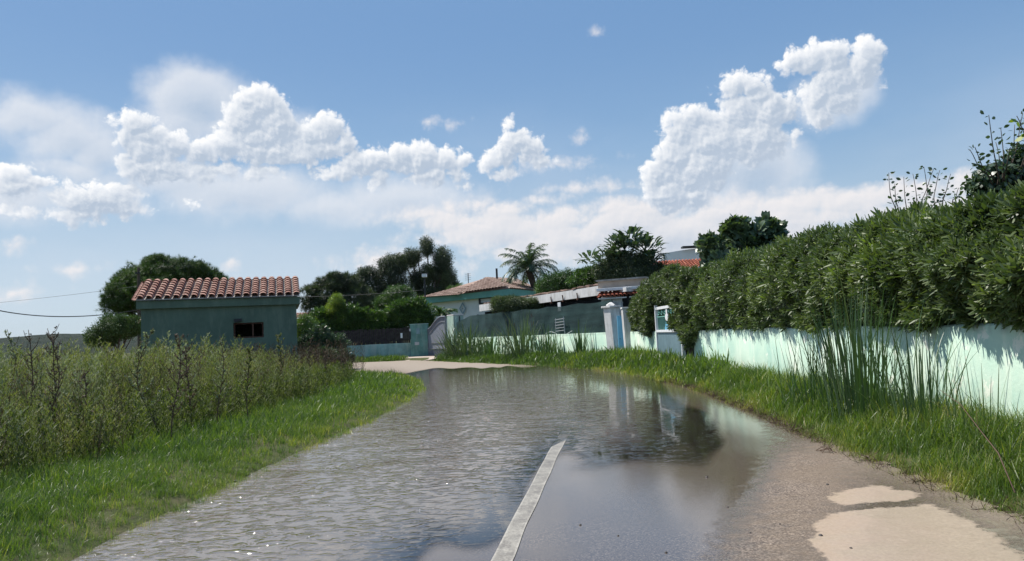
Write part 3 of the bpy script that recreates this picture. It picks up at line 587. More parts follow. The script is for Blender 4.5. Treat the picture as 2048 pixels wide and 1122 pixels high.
# distant hill
hv = []; nx = 220; ny = 40
for j in range(ny):
    for i in range(nx):
        x = -1500 + i * 1500 / (nx - 1); y = 900 + j * 22.0; az = x / 1500
        hmax = 18 + 19 * math.exp(-((x + 700) / 260) ** 2) + 10 * math.exp(-((x + 1050) / 160) ** 2) + 3.0 * math.sin(x * .021) + 2 * math.sin(x * .07 + 1)
        hv.append((x, y, max(-2, hmax * math.sin(math.pi * min(1, j / (ny - 1))) ** 0.8 + random.uniform(-1.3, 1.3) - 1.5)))
Fq = np.array([(j * nx + i, j * nx + i + 1, (j + 1) * nx + i + 1, (j + 1) * nx + i) for j in range(ny - 1) for i in range(nx - 1)])
put(bpy.data.objects.new('hill', npmesh('hill', np.array(hv), Fq, HILL, None, False)), None, 'low dark scrub covered hill on the horizon', None, None, 'structure')
def ground_z(x, y): return float(zg2(np.array([[float(x)]]), np.array([[float(y)]]))[0, 0])

# ------------------------------------------------------------------ green hut
HP = Vector((-12.84, 25.5, 0)); HW = Vector((0.954, 0.300, 0)); HD = Vector((-0.300, 0.954, 0)); HL = 5.15; HDEP = 3.7; EZ = 2.98; RZ = 3.80
hut = empty('garden_hut', HP, 'dark green rendered hut with terracotta barrel tile roof behind the weeds', 'hut')
def hp(s, d, z): return HP + HW * s + HD * d + Vector((0, 0, z))
m = MB()
def wallwin():                        # front wall with a window hole
    a = PL(467, 676, HP, HD); b = PL(527, 644, HP, HD); s0 = (a - HP).dot(HW); s1 = (b - HP).dot(HW); return s0, s1, a.z - 0.02, b.z
s0, s1, wz0, wz1 = wallwin()
for (a, b, z0, z1) in [(0.0, s0, 0, EZ - .28), (s1, HL, 0, EZ - .28), (s0, s1, 0, wz0), (s0, s1, wz1, EZ - .28)]:
    m.obox((hp(a, 0, z0) + hp(b, 0.25, z1)) / 2, HW * ((b - a) / 2), HD * .125, Vector((0, 0, (z1 - z0) / 2)))
m.obox(hp(0.125, HDEP / 2 + .125, (EZ - .28) / 2), HW * .125, HD * (HDEP / 2 - .125), Vector((0, 0, (EZ - .28) / 2)))
m.obox(hp(HL - .125, HDEP / 2 + .125, (EZ - .28) / 2), HW * .125, HD * (HDEP / 2 - .125), Vector((0, 0, (EZ - .28) / 2)))
m.obox(hp(HL / 2, HDEP + .125, (EZ - .28) / 2), HW * (HL / 2), HD * .125, Vector((0, 0, (EZ - .28) / 2)))
m.build('wall', HUTGREEN, hut)
m = MB(); e = .13                      # eave band standing proud of the wall and the gable ends
m.obox(hp(HL / 2, HDEP / 2 + .06, EZ - .14), HW * (HL / 2 + e), HD * (HDEP / 2 + .06 + e), Vector((0, 0, .14)))
for s in (0.1, HL - .1): m.faces([hp(s - .1, 0, EZ), hp(s + .1, 0, EZ), hp(s - .1, HDEP, EZ), hp(s + .1, HDEP, EZ), hp(s - .1, HDEP / 2, RZ - .1), hp(s + .1, HDEP / 2, RZ - .1)], [(0, 2, 4), (1, 5, 3), (0, 4, 5, 1), (2, 3, 5, 4)])
m.build('eave_band', HUTGREEN, hut, bevel=.01)
def tile_roof(p0, along, slope, L, run, ncol, nrow, name, material, parent, tmean=.5, rad=None, drop=.02):
    """barrel tiles: overlapping rows of cover tiles with channels between; p0 = eave corner"""
    V = []; Fq = []; T = []; w = L / ncol; r = rad or w * .42; nn = along.cross(slope).normalized()
    if nn.z < 0: nn = -nn
    for c in range(ncol):
        for kind in (0, 1):
            for k in range(nrow):
                u0 = run * k / nrow - .02; u1 = run * (k + 1) / nrow + .05; t = min(1, max(0, random.gauss(tmean, .18))); b = len(V); ns = 6
                for (u, rr, lift) in ((u0, r * 1.08, .034), (u1, r * .84, .0)):
                    for i in range(ns + 1):
                        a = math.pi * i / ns
                        if kind == 0: q = p0 + along * ((c + .5) * w - math.cos(a) * rr) + slope * u + nn * (math.sin(a) * rr * .85 + lift + drop)
                        else: q = p0 + along * (c * w - math.cos(a) * r * .8) + slope * (u + .03) + nn * (-math.sin(a) * r * .35 + lift * .4 + .02)
                        V.append(tuple(q))
                for i in range(ns): Fq.append((b + i, b + i + 1, b + ns + 2 + i, b + ns + 1 + i)); T.append(t)
                if kind == 0:          # the thickness of the tile's lower lip
                    b2 = len(V)
                    for i in range(ns + 1):
                        a = math.pi * i / ns; rr = r * 1.08 - .018; V.append(tuple(p0 + along * ((c + .5) * w - math.cos(a) * rr) + slope * u0 + nn * (math.sin(a) * rr * .85 + .028 + drop)))
                    for i in range(ns): Fq.append((b + i, b + i + 1, b2 + i + 1, b2 + i)); T.append(max(0, t - .12))
    return part(name, np.array(V), np.array(Fq), material, parent, T)
ov = .22; sl_ = (HD * (HDEP / 2 + ov) + Vector((0, 0, RZ - EZ - .03))); run = sl_.length; sl_.normalize()
rf = tile_roof(hp(-.16, -ov, EZ + .03), HW, sl_, HL + .32, run, 19, 8, 'roof', TILER, hut, .5)
sb = (-HD * (HDEP / 2 + ov) + Vector((0, 0, RZ - EZ - .03))).normalized()
tile_roof(hp(-.16, HDEP + ov, EZ + .03), HW, sb, HL + .32, run, 19, 8, 'roof', TILER, hut, .5)
m = MB()                              # under-boarding, so no light falls through the tiles
for sg, q in ((1, -ov), (-1, HDEP + ov)):
    a, b, c, d = hp(-.12, q, EZ + .01), hp(HL + .12, q, EZ + .01), hp(HL + .12, HDEP / 2, RZ - .03), hp(-.12, HDEP / 2, RZ - .03); dz = Vector((0, 0, .03))
    m.faces([a, b, c, d, a + dz, b + dz, c + dz, d + dz], [(0, 1, 2, 3), (4, 5, 6, 7), (0, 1, 5, 4), (0, 3, 7, 4), (1, 2, 6, 5)])
m.build('roof_deck', CONC, hut)
V = []; Fq = []; T = []; nr_ = 13
for k in range(nr_):
    t = random.gauss(.62, .15); b = len(V)
    for (s, rr, zz) in ((-.16 + (HL + .32) * k / nr_ - .03, .115, .015), (-.16 + (HL + .32) * (k + 1) / nr_, .10, 0)):
        for i in range(9): a = math.pi * i / 8; V.append(tuple(hp(s, HDEP / 2 - math.cos(a) * rr * 1.25, RZ + .02 + zz + math.sin(a) * rr)))
    for i in range(8): Fq.append((b + i, b + i + 1, b + 10 + i, b + 9 + i)); T.append(t)
part('ridge_tiles', np.array(V), np.array(Fq), TILER, rf, None if False else T, True)
for s in (-.17, HL + .17):            # verge caps on the rakes
    m = MB(); m.bar(hp(s, -ov, EZ + .08), hp(s, HDEP / 2, RZ + .05), .10, .07, t=.75); m.build('verge_tiles', TILER, rf)
wn = MB(); ct = (s0 + s1) / 2
for (a, b, z0, z1) in [(s0, s1, wz1 - .05, wz1), (s0, s1, wz0, wz0 + .05), (s0, s0 + .06, wz0 + .05, wz1 - .05), (s1 - .06, s1, wz0 + .05, wz1 - .05), (ct + .12, ct + .17, wz0 + .05, wz1 - .05)]:
    wn.obox(hp((a + b) / 2, .10, (z0 + z1) / 2), HW * ((b - a) / 2), HD * .03, Vector((0, 0, (z1 - z0) / 2)))
wf_ = wn.build('window', RUST, hut)
m = MB(); m.obox(hp(ct, .22, (wz0 + wz1) / 2), HW * ((s1 - s0) / 2), HD * .01, Vector((0, 0, (wz1 - wz0) / 2))); m.build('dark_inset', BLACK, wf_)  # near-black sheet, darkness of the opening put into its colour
m = MB(); q = (PL(470, 642, HP, HD) - HP).dot(HW); m.obox(hp(q + .1, -.05, wz1 + .10), HW * .13, HD * .05, Vector((0, 0, .05))); m.obox(hp(q + .05, -.07, wz1 + .05), HW * .07, HD * .02, Vector((0, 0, .03))); m.build('window_bracket', DARKM, hut)

# ------------------------------------------------------------------ right boundary wall
WZ = 1.135
def polywall(name, pts, z0, z1, th, material, label, cat, cap=None, group=None):
    e = empty(name, (pts[0][0], pts[0][1], 0), label, cat, group); P = np.array(pts); P = resample(P, .35) if len(P) > 2 else P
    t_ = np.gradient(P, axis=0); t_ /= np.linalg.norm(t_, axis=1)[:, None]; nn = np.stack([t_[:, 1], -t_[:, 0]], 1); V = []; 
    for i, (p, n_) in enumerate(zip(P, nn)):
        w = 0.012 * math.sin(i * 1.3) + random.uniform(-.006, .006); zz = z1 + 0.012 * math.sin(i * .7) + random.uniform(-.006, .006)
        V += [(p[0] + n_[0] * w * .4, p[1] + n_[1] * w * .4, z0), (p[0] + n_[0] * w * .4, p[1] + n_[1] * w * .4, zz - .03), (p[0] + n_[0] * .02, p[1] + n_[1] * .02, zz), (p[0] + n_[0] * (th - .02), p[1] + n_[1] * (th - .02), zz), (p[0] + n_[0] * th, p[1] + n_[1] * th, zz - .03), (p[0] + n_[0] * th, p[1] + n_[1] * th, z0)]
    n = len(P); Fq = [(i * 6 + k, i * 6 + k + 1, i * 6 + k + 7, i * 6 + k + 6) for i in range(n - 1) for k in range(5)] + [(0, 1, 4, 5), (1, 2, 3, 4), ((n - 1) * 6, (n - 1) * 6 + 1, (n - 1) * 6 + 4, (n - 1) * 6 + 5), tuple((n - 1) * 6 + k for k in (1, 2, 3, 4))]
    part('wall_body', np.array(V), np.array(Fq), material, e); return e
WALLR = [(3.95, -1), (4.0, 2), (4.12, 6), (4.45, 10), (4.6, 14.5), (4.42, 18.4)]
polywall('garden_wall', WALLR, -.1, WZ, .2, MINT, 'long low mint green wall with peeling white patches below the big hedge', 'wall')
polywall('garden_wall', [(4.27, 22.4), (3.98, 25.6)], -.1, WZ - .01, .2, MINT, 'short mint green wall between white gate pillar and blue ornamental gate', 'wall')
m = MB(); m.tube([(4.44, 18.62, -.1), (4.42, 18.62, 1.3), (4.45, 18.65, 2.2)], [.07, .06, .05], 8)
m.build('wooden_post', BARK, None, label='dark wooden post at the far end of the long mint wall', cat='post')

# blue ornamental gate set in the wall
ga = Vector((4.27, 22.25, 0)); gb = Vector((4.33, 19.1, 0)); gd = (gb - ga).normalized(); gn = Vector((-1, 0, 0))
gate = empty('ornamental_gate', ga, 'small light blue ornamental gate with white frame and ribbed lower panel under hedge', 'gate')
L = (gb - ga).length; GT = 1.80
def gp(s, z, o=0.0): return ga + gd * s + gn * o + Vector((0, 0, z))
m = MB(); m.bar(gp(0.05, 0), gp(0.05, GT + .1), .09, .09); m.bar(gp(L - .05, 0), gp(L - .05, GT + .1), .09, .09); m.bar(gp(.1, GT), gp(L - .1, GT), .07, .08); m.bar(gp(.1, 1.13), gp(L - .1, 1.13), .08, .07); m.build('frame', WHITEP, gate, bevel=.006)
m = MB(); m.bar(gp(.1, GT - .25, -.01), gp(L - .1, GT - .25, -.01), .03, .03)
k = 0.22
while k < L - .15: m.bar(gp(k, 1.16, -.01), gp(k, GT - .26, -.01), .022, .022); k += .16
for i in range(7):                    # scrolls along the top rail
    c = .35 + i * (L - .6) / 6.5
    m.tube([gp(c + .13 * math.cos(a) * (1 - a / 14), GT - .14 + .085 * math.sin(a) * (1 - a / 14), -.01) for a in np.linspace(0, 9, 16)], .012, 5)
m.build('grille', CORNICE, gate)
m = MB(); k = .12
while k < L - .12: m.obox(gp(k + .04, .6, -.02), gd * .035, gn * .02, Vector((0, 0, .49))); k += .1
m.obox(gp(L / 2, .6, -.045), gd * (L / 2 - .1), gn * .006, Vector((0, 0, .49))); m.build('ribbed_panel', SLATE, gate)
m = MB()                               # small painted figure-like ornament: slim vase shape in white over blue
c = L * .47; prof = [(0.30, 1.17), (.26, 1.24), (.17, 1.34), (.10, 1.42)]
for (w0, z0), (w1, z1) in zip(prof[:-1], prof[1:]): m.poly([gp(c - w0, z0, .02), gp(c + w0, z0, .02), gp(c + w1, z1, .02), gp(c - w1, z1, .02)]); m.poly([gp(c - w0, z0, .0), gp(c + w0, z0, .0), gp(c + w1, z1, .0), gp(c - w1, z1, .0)])
m.build('blue_ornament', BLUEP, gate)
m = MB(); prof = [(0.10, 1.42), (.20, 1.50), (.17, 1.58), (.07, 1.63), (.09, 1.70), (.03, 1.77)]
for (w0, z0), (w1, z1) in zip(prof[:-1], prof[1:]): m.poly([gp(c - w0, z0, .02), gp(c + w0, z0, .02), gp(c + w1, z1, .02), gp(c - w1, z1, .02)]); m.poly([gp(c - w0, z0, .0), gp(c + w0, z0, .0), gp(c + w1, z1, .0), gp(c - w1, z1, .0)])
m.build('white_ornament', WHITEP, gate)

# ------------------------------------------------------------------ white gate pillars, blue door, fence wall
FA = Vector((3.50, 27.45, 0)); FB = Vector((-3.45, 40.9, 0)); FD = (FB - FA).normalized(); FN = Vector((-FD.y, FD.x, 0))
if FN.y > 0: FN = -FN
def pillar(name, c, a, h, w, d, label, cat, lean=0.0, capover=.05, material=WHITEW, group=None, arch=False, capmat=None):
    e = empty(name, c, label, cat, group); a = Vector(a).normalized(); b = Vector((-a.y, a.x, 0)); m = MB(); c = Vector(c); sh = Vector((-lean, 0, 0))
    P = []
    for (z, k) in ((-.1, 1.06), (.5, 1.0), (h, .97)):
        for (i, j) in ((-1, -1), (1, -1), (1, 1), (-1, 1)): P.append(c + a * (i * w / 2 * k) + b * (j * d / 2 * k) + sh * (z / h) + Vector((0, 0, z)))
    m.faces(P, [(k_ * 4 + i, k_ * 4 + (i + 1) % 4, k_ * 4 + 4 + (i + 1) % 4, k_ * 4 + 4 + i) for k_ in range(2) for i in range(4)] + [(8, 9, 10, 11)])
    m.build('shaft', material, e, bevel=.012)
    m = MB(); m.obox(c + sh + Vector((0, 0, h + .035)), a * (w / 2 + capover), b * (d / 2 + capover), Vector((0, 0, .033)))
    if arch: m.tube([c + sh + a * (-w / 2) + Vector((0, 0, h + .06)), c + sh + Vector((0, 0, h + .13)), c + sh + a * (w / 2) + Vector((0, 0, h + .09))], [.05, .09, .06], 7)
    m.build('cap', capmat or material, e, bevel=.01); return e
pillar('gate_pillar', (3.66, 27.0, 0), FD, 2.03, .46, .40, 'taller white weathered gate pillar with ragged cap at end of netting fence', 'pillar', .10, arch=True)
pillar('gate_pillar', (3.97, 25.95, 0), (0, 1, 0), 1.93, .42, .24, 'narrow white gate pillar right of the blue door', 'pillar', .06, capover=.02)
dr = empty('garden_door', (3.83, 26.35, 0), 'bright sky blue door between two white gate pillars', 'door')
m = MB(); m.obox((3.80, 26.42, .86), (.125, .02, 0), (-.004, .02, 0), (0, 0, .86)); m.build('door_leaf', BLUEP, dr, bevel=.005)
m = MB(); m.obox((3.74, 26.39, .9), (.012, 0, 0), (0, .03, 0), (0, 0, .012)); m.build('handle', DARKM, dr)
e = polywall('fence_wall', [(FA.x, FA.y), (FB.x, FB.y)], -.1, 1.15, .2, MINT, 'low pale green wall under the dark green netting, reeds in front', 'wall')
# netting on posts behind the wall top
net = empty('netting_fence', FA, 'dark green shade netting stretched on posts above the low wall', 'fence')
Lf = (FB - FA).length; nu, nv = 90, 10; V = []; Fq = []
for i in range(nu + 1):
    for j in range(nv + 1):
        s = Lf * i / nu * .985 + .05; top = 2.34 - .035 * abs(math.sin(math.pi * s / 2.4)) + .012 * math.sin(s * 3) - (.35 if s > 13.2 else 0) * (s - 13.2) / 2; z = 1.08 + (top - 1.08) * j / nv
        o = -.24 + .014 * math.sin(s * 2.6 + z * 3) + .008 * math.sin(s * 7 + z * 5); V.append(tuple(FA + FD * s + FN * o + Vector((0, 0, z))))
for i in range(nu):
    for j in range(nv): a = i * (nv + 1) + j; Fq.append((a, a + nv + 1, a + nv + 2, a + 1))
part('netting', np.array(V), np.array(Fq), NET, net, None, True)
for k in range(7):
    s = .15 + k * 2.42; m = MB(); m.bar(FA + FD * s - FN * .30 + Vector((0, 0, .9)), FA + FD * s - FN * .30 + Vector((0, 0, 2.36)), .05, .05); m.build('post', DARKM, net)
# folded white chair hung behind the net -> pale metal frame leaning on the wall top
ch = empty('metal_frame', FA + FD * 4.0, 'pale slatted metal frame leaning on wall top in front of netting', 'frame'); m = MB(); b0 = FA + FD * 4.1 - FN * .12
for k in range(5): m.bar(b0 + FD * .0 + Vector((0, 0, 1.28 + k * .12)), b0 - FD * .75 + Vector((0, 0, 1.31 + k * .12)), .02, .025)
m.build('slats', GREYP, ch); m = MB()
m.bar(b0 + Vector((0, 0, 1.14)), b0 - FD * .06 + Vector((0, 0, 1.82)), .025, .025); m.bar(b0 - FD * .75 + Vector((0, 0, 1.14)), b0 - FD * .70 + Vector((0, 0, 1.86)), .025, .025)
m.tube([b0 + FD * (.9 - k * .15) + Vector((0, 0, 1.17 + .10 * math.sin(k * .5))) for k in range(16)], .012, 5); m.build('rails', GREYP, ch)

# long flat roofed shed behind the netting
SA = Vector((4.15, 28.1, 0)); SB = Vector((-1.98, 43.0, 0)); SD = (SB - SA).normalized(); SN = Vector((-SD.y, SD.x, 0))
if SN.y > 0: SN = -SN
SL = (SB - SA).length
shed = empty('flat_roofed_shed', SA, 'long low outbuilding with stained white roof edge behind the netting', 'outbuilding')
def sp_(s, o, z): return SA + SD * s - SN * o + Vector((0, 0, z))
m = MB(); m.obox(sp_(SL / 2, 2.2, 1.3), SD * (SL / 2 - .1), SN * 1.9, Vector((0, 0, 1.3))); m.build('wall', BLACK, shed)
m = MB(); m.obox(sp_(SL / 2 + .85, .1, 2.83), SD * (SL / 2 - .85), SN * .1, Vector((0, 0, .19))); m.obox(sp_(SL / 2, 2.2, 2.74), SD * (SL / 2), SN * 2.0, Vector((0, 0, .08))); m.build('roof_edge', WHITEW, shed)
m = MB()
for k in range(46):
    s = 1.8 + k * .30; tl = random.uniform(-.2, .2); m.obox(sp_(s, .35 + random.uniform(-.08, .08), 3.06 + random.uniform(0, .05)), SD * .17 + Vector((0, 0, tl * .12)), SN * random.uniform(.2, .32), Vector((0, 0, .022)), random.uniform(0, .5))
m.build('loose_tiles', TILEB, shed)
for k, s in enumerate((3.6, 5.0, 6.2)):
    m = MB(); m.bar(sp_(s, -.03, 2.62), sp_(s, -.06, 2.86), .03, .05); m.obox(sp_(s, -.04, 2.60), SD * .07, SN * .03, Vector((0, 0, .035))); m.build('bracket', RUST, shed)
m = MB(); q = sp_(4.45, -.5, 2.33); m.obox(q, SD * .14, SN * .012, Vector((0, 0, .19))); m.build('notice', WHITEP, None, label='small blank white panel hung on the netting below the roof edge', cat='panel')
# porch over the white gate, right end of the shed
PA = Vector((3.50, 29.0, 0)); PDR = Vector((0.9, -.42, 0)).normalized(); PNN = Vector((-.42, -.9, 0)).normalized()
porch = empty('gate_porch', PA, 'white porch with red tile canopy and pale panelled shutters behind gate pillars', 'porch')
def pp(s, o, z): return PA + PDR * s + PNN * o + Vector((0, 0, z))
m = MB(); m.obox(pp(.75, -.15, 1.25), PDR * .8, PNN * .12, Vector((0, 0, 1.28))); m.build('wall', PALEW, porch)
for k in range(2):
    m = MB(); c = .33 + k * .72
    for (a, b, z0, z1) in [(-.29, .29, 2.24, 2.30), (-.29, .29, 1.0, 1.06), (-.29, -.23, 1.06, 2.24), (.23, .29, 1.06, 2.24)]: m.obox(pp(c + (a + b) / 2, -.01, (z0 + z1) / 2), PDR * ((b - a) / 2), PNN * .02, Vector((0, 0, (z1 - z0) / 2)))
    f = m.build('shutter', GREYP, porch); m = MB(); m.obox(pp(c, -.022, 1.65), PDR * .22, PNN * .006, Vector((0, 0, .58))); m.build('panel', WHITEP, f)
slp = (-PNN * .30 + Vector((0, 0, .16))).normalized()
tile_roof(pp(-.08, .28, 2.50), PDR, slp, 1.65, .36, 10, 2, 'canopy_tiles', TILEX, porch, .25)
m = MB(); m.obox(pp(.73, .06, 2.80), PDR * .88, PNN * .16, Vector((0, 0, .055))); m.obox(pp(.73, .10, 2.45), PDR * .84, PNN * .10, Vector((0, 0, .025))); m.build('cornice', WHITEP, porch, bevel=.008)
m = MB(); m.obox(pp(.8, -.16, 3.0), PDR * .95, PNN * .14, Vector((0, 0, .14))); m.build('parapet', BEIGE, porch); m = MB(); m.obox(pp(.8, -.12, 3.17), PDR * 1.0, PNN * .22, Vector((0, 0, .03))); m.build('coping', CONC, porch)

# ------------------------------------------------------------------ driveway gate with arched top, piers
pr = pillar('gate_pier', (-3.28, 41.5, 0), FD, 2.42, .95, .62, 'light green rendered pier right of the grey arched gate', 'pier', 0, .0, MINT, None, False, WHITEW)
pl_ = empty('gate_pier', (-5.75, 44.6, 0), 'rendered pier, shade put into its teal colour, with intercom and plates left of the arched gate', 'pier')
m = MB(); m.obox((-5.72, 44.7, .97), (.52, 0, 0), (0, .3, 0), (0, 0, 1.12)); m.build('shaft', TEALSHADE, pl_, bevel=.015)
m = MB(); m.obox((-5.72, 44.7, 2.11), (.54, 0, 0), (0, .33, 0), (0, 0, .02)); m.build('cap', TEALW, pl_)
for (px, py, w, h, nm, mt) in [(836, 662, .10, .17, 'intercom', SLATE), (834, 687, .13, .09, 'name_plate', GREYP), (820, 660, .05, .07, 'bell_button', GREYP), (820, 671, .05, .22, 'pipe_cover', DARKM)]:
    q = PL(px, py, (0, 44.39, 0), (0, 1, 0)); m = MB(); m.obox(q, (w, 0, 0), (0, .02, 0), (0, 0, h)); m.build(nm, mt, pl_, bevel=.004)
dg = empty('driveway_gate', (-4.3, 43.2, 0), 'grey metal driveway gate with arched top and spear bars', 'gate')
A0 = Vector((-5.22, 44.55, 0)); B0 = Vector((-3.85, 42.2, 0)); gd2 = (B0 - A0).normalized(); gn2 = Vector((gd2.y, -gd2.x, 0)); LL = (B0 - A0).length
if gn2.y > 0: gn2 = -gn2
def topz(s): u = s / LL; return 1.78 + .66 * math.sin(min(1, max(0, (u - .08) * 1.35)) * math.pi * .5) ** 1.5 - .10 * max(0, u - .8)
def dp(s, z, o=0): return A0 + gd2 * s + gn2 * o + Vector((0, 0, z))
ns = 28
V = []; Fq = []
for o in (0, .03):
    for i in range(ns + 1):
        s = LL * i / ns; V += [tuple(dp(s, .08, o)), tuple(dp(s, topz(s) - .01, o))]
nn_ = 2 * (ns + 1)
for i in range(ns): Fq += [(2 * i, 2 * i + 1, 2 * i + 3, 2 * i + 2), (nn_ + 2 * i, nn_ + 2 * i + 1, nn_ + 2 * i + 3, nn_ + 2 * i + 2)]
part('panel', np.array(V), np.array(Fq), GATEG, dg)
m = MB(); m.tube([dp(LL * i / ns, topz(LL * i / ns), .05) for i in range(ns + 1)], .04, 6); m.tube([dp(LL * i / ns, topz(LL * i / ns) - .30, .05) for i in range(ns + 1)], .02, 6); m.build('arched_rail', GATEG, dg, True)
m = MB()
for z in (.12, .62, .95): m.bar(dp(0, z, .05), dp(LL, z, .05), .04, .05)
m.bar(dp(.03, .05, .05), dp(.03, 1.85, .05), .06, .06); m.bar(dp(LL - .03, .05, .05), dp(LL - .03, topz(LL), .05), .06, .06); m.build('frame', GATEG, dg)
m = MB()
for i in range(26): s = LL * (i + .5) / 26; m.bar(dp(s, .13, .05), dp(s, .60, .05), .02, .02)
m.build('lower_bars', GATEG, dg); m = MB()
for i in range(26): s = LL * (i + .5) / 26; m.bar(dp(s, topz(s) - .30, .05), dp(s, topz(s) - .02, .05), .018, .018)
m.build('upper_bars', GATEG, dg)
# low wall left of the gate with dark wooden fence above
wl = polywall('garden_wall', [(-14.5, 45.2), (-6.25, 44.75)], -.1, 1.0, .2, TEALW, 'pale teal low wall left of the arched gate under the wooden fence', 'wall')
wd = empty('wooden_fence', (-6.3, 45.1, 0), 'dark weathered board fence on the wall under the oleander hedge', 'fence'); m = MB(); x = -14.3
while x < -6.3: m.obox((x, 45.22 - (x + 6.3) * .05, 1.45 + random.uniform(-.05, .04)), (.055, 0, 0), (0, .012, 0), (random.uniform(-.02, .02), 0, .50)); x += .125
m.build('boards', WOODD, wd); m = MB(); m.bar((-14.4, 45.68, 1.2), (-6.3, 45.28, 1.2), .04, .07); m.bar((-14.4, 45.68, 1.75), (-6.3, 45.28, 1.75), .04, .07); m.build('rails', WOODD, wd)
m = MB(); q = U(803, 671, 44.9); m.obox(q, (.06, 0, 0), (0, .015, 0), (0, 0, .15)); m.build('notice', WHITEP, None, label='tiny blank white plate fixed to the dark board fence', cat='plate')
# concrete apron in front of the gate
m = MB(); pts = [g2(838, 719), g2(868, 718.5), g2(876, 722), g2(820, 722.5), g2(800, 721)]; m.poly([(x, y, ground_z(x, y) + .06) for x, y in pts]); 
m.build('driveway', BEIGE, None, label='pale concrete apron in front of the arched gate', kind='structure')

# ------------------------------------------------------------------ houses
hs_ = empty('hipped_house', (-1, 58, 0), 'pale bungalow with brown hipped tile roof and green eaves behind the netting', 'house')
hA = U(971, 556, 61); hB = U(1030, 558, 63.5); hC = U(1019, 579, 55); hE = U(838, 596, 62.5); hD_ = U(915, 590, 58.4); hF = U(1082, 580, 60.5)
hS = hE.lerp(hA, .0); zE = (hC.z + hE.z + hF.z) / 3
for q in (hC, hE, hD_, hF): q.z = zE
_n = (hF - hC).cross(hA - hC); hB = PL(1030, 558, hC, _n)
hG = Vector((hE.x + 3.5, hE.y + 8, zE)); hH = Vector((hF.x - 1, hF.y + 7, zE))
def tiled_face(poly, along, name, parent, material, tm):
    """corrugated tile surface cut to a roof face: columns run up the slope"""
    poly = [Vector(p) for p in poly]; n = (poly[1] - poly[0]).cross(poly[2] - poly[0]).normalized()
    if n.z < 0: n = -n
    a = Vector(along).normalized(); up = n.cross(a).normalized()
    if up.z < 0: up = -up
    o = poly[0]; q = [((p - o).dot(a), (p - o).dot(up)) for p in poly]; xs = [c[0] for c in q]; V = []; Fq = []; T = []; w = .30
    def span(x):
        ys = []
        for (x0, y0), (x1, y1) in zip(q, q[1:] + q[:1]):
            if (x0 - x) * (x1 - x) <= 0 and x0 != x1: ys.append(y0 + (y1 - y0) * (x - x0) / (x1 - x0))
        return (min(ys), max(ys)) if len(ys) >= 2 else None
    x = min(xs)
    while x < max(xs):
        sp = span(min(max(xs) - 1e-3, x + w / 2))
        if sp and sp[1] - sp[0] > .05:
            k = sp[0] - .03
            while k < sp[1]:
                k2 = min(k + .38, sp[1] + .02); b = len(V); t = min(1, max(0, random.gauss(tm, .16)))
                for (kk, li) in ((k, .035), (k2, 0.0)):
                    for i in range(5): an = math.pi * i / 4; V.append(tuple(o + a * (x + w / 2 - math.cos(an) * w * .5) + up * kk + n * (math.sin(an) * .085 + li)))
                for i in range(4): Fq.append((b + i, b + i + 1, b + 6 + i, b + 5 + i)); T.append(t)
                k = k2
        x += w
    return part(name, np.array(V), np.array(Fq), material, parent, T)
rr = tiled_face([hE, hD_, hA], hC - hE, 'roof', hs_, TILEB, .30)
tiled_face([hD_, hC, hA], hC - hE, 'roof', hs_, TILEB, .36)
tiled_face([hC, hF, hB, hA], hF - hC, 'roof', hs_, TILEB, .66)  # right slope lighter, left slopes darker: sun and shade put into the tint
m = MB(); m.faces([hE, hC, hF, hH, hG, hA, hB], [(0, 1, 5), (1, 2, 6, 5), (2, 3, 6), (3, 4, 5, 6), (4, 0, 5), (0, 1, 2, 3, 4)]); m.build('roof_deck', TILEB, hs_)
for a, b in ((hA, hC), (hA, hD_), (hA, hE), (hA, hB), (hB, hF)):
    m = MB(); m.tube([a.lerp(b, k / 12) + Vector((0, 0, .07 + .02 * (k % 2))) for k in range(13)], .11, 6, .62); m.build('ridge_tiles', TILEB, rr)
def ring(pts, z0, z1, inset, name, material, parent, thick=.25):
    c = sum((Vector(p) for p in pts), Vector()) / len(pts); m = MB(); P = [Vector(p) + (c - Vector(p)).normalized() * inset for p in pts]
    for a, b in zip(P, P[1:] + P[:1]): m.faces([Vector((a.x, a.y, z0)), Vector((b.x, b.y, z0)), Vector((b.x, b.y, z1)), Vector((a.x, a.y, z1))], [(0, 1, 2, 3)])
    top = [Vector((p.x, p.y, z0)) for p in P]; m.poly(top); return m.build(name, material, parent)
base = [hE, hC, hF, hH, hG]
ring(base, zE - .50, zE - .02, .08, 'eave_band', CORNICE, hs_); ring(base, 0, zE - .48, .75, 'wall', PALEW, hs_)
dd = (hC - hE).normalized(); nnn = Vector((dd.y, -dd.x, 0)); wp = base[1] + (sum((Vector(p) for p in base), Vector()) / 5 - base[1]).normalized() * .75
def onwall(px, py): return PL(px, py, wp, nnn)
a = onwall(960, 607); b = onwall(990, 594); m = MB(); c = (a + b) / 2; hw = abs((b - a).dot(dd)) / 2; hz_ = abs(b.z - a.z) / 2
for sg in (-1, 1): m.obox(c + dd * (hw * sg) + nnn * .03, dd * .06, nnn * .05, Vector((0, 0, hz_ + .06)))
for sg in (-1, 1): m.obox(c + Vector((0, 0, hz_ * sg)) + nnn * .03, dd * (hw - .06), nnn * .045, Vector((0, 0, .05)))
w = m.build('window', DARKM, hs_); m = MB(); m.obox(c + nnn * .01, dd * (hw - .05), nnn * .02, Vector((0, 0, hz_ - .04))); m.build('dark_inset', BLACK, w)
c = onwall(926, 617); m = MB(); r0, r1 = .42, .27
for k in range(4):
    a0, a1 = math.pi / 2 * k, math.pi / 2 * (k + 1); f = lambda a, r: c + dd * math.cos(a) * r + Vector((0, 0, math.sin(a) * r * 1.25)) + nnn * .04
    m.poly([f(a0, r0), f(a1, r0), f(a1, r1), f(a0, r1)])
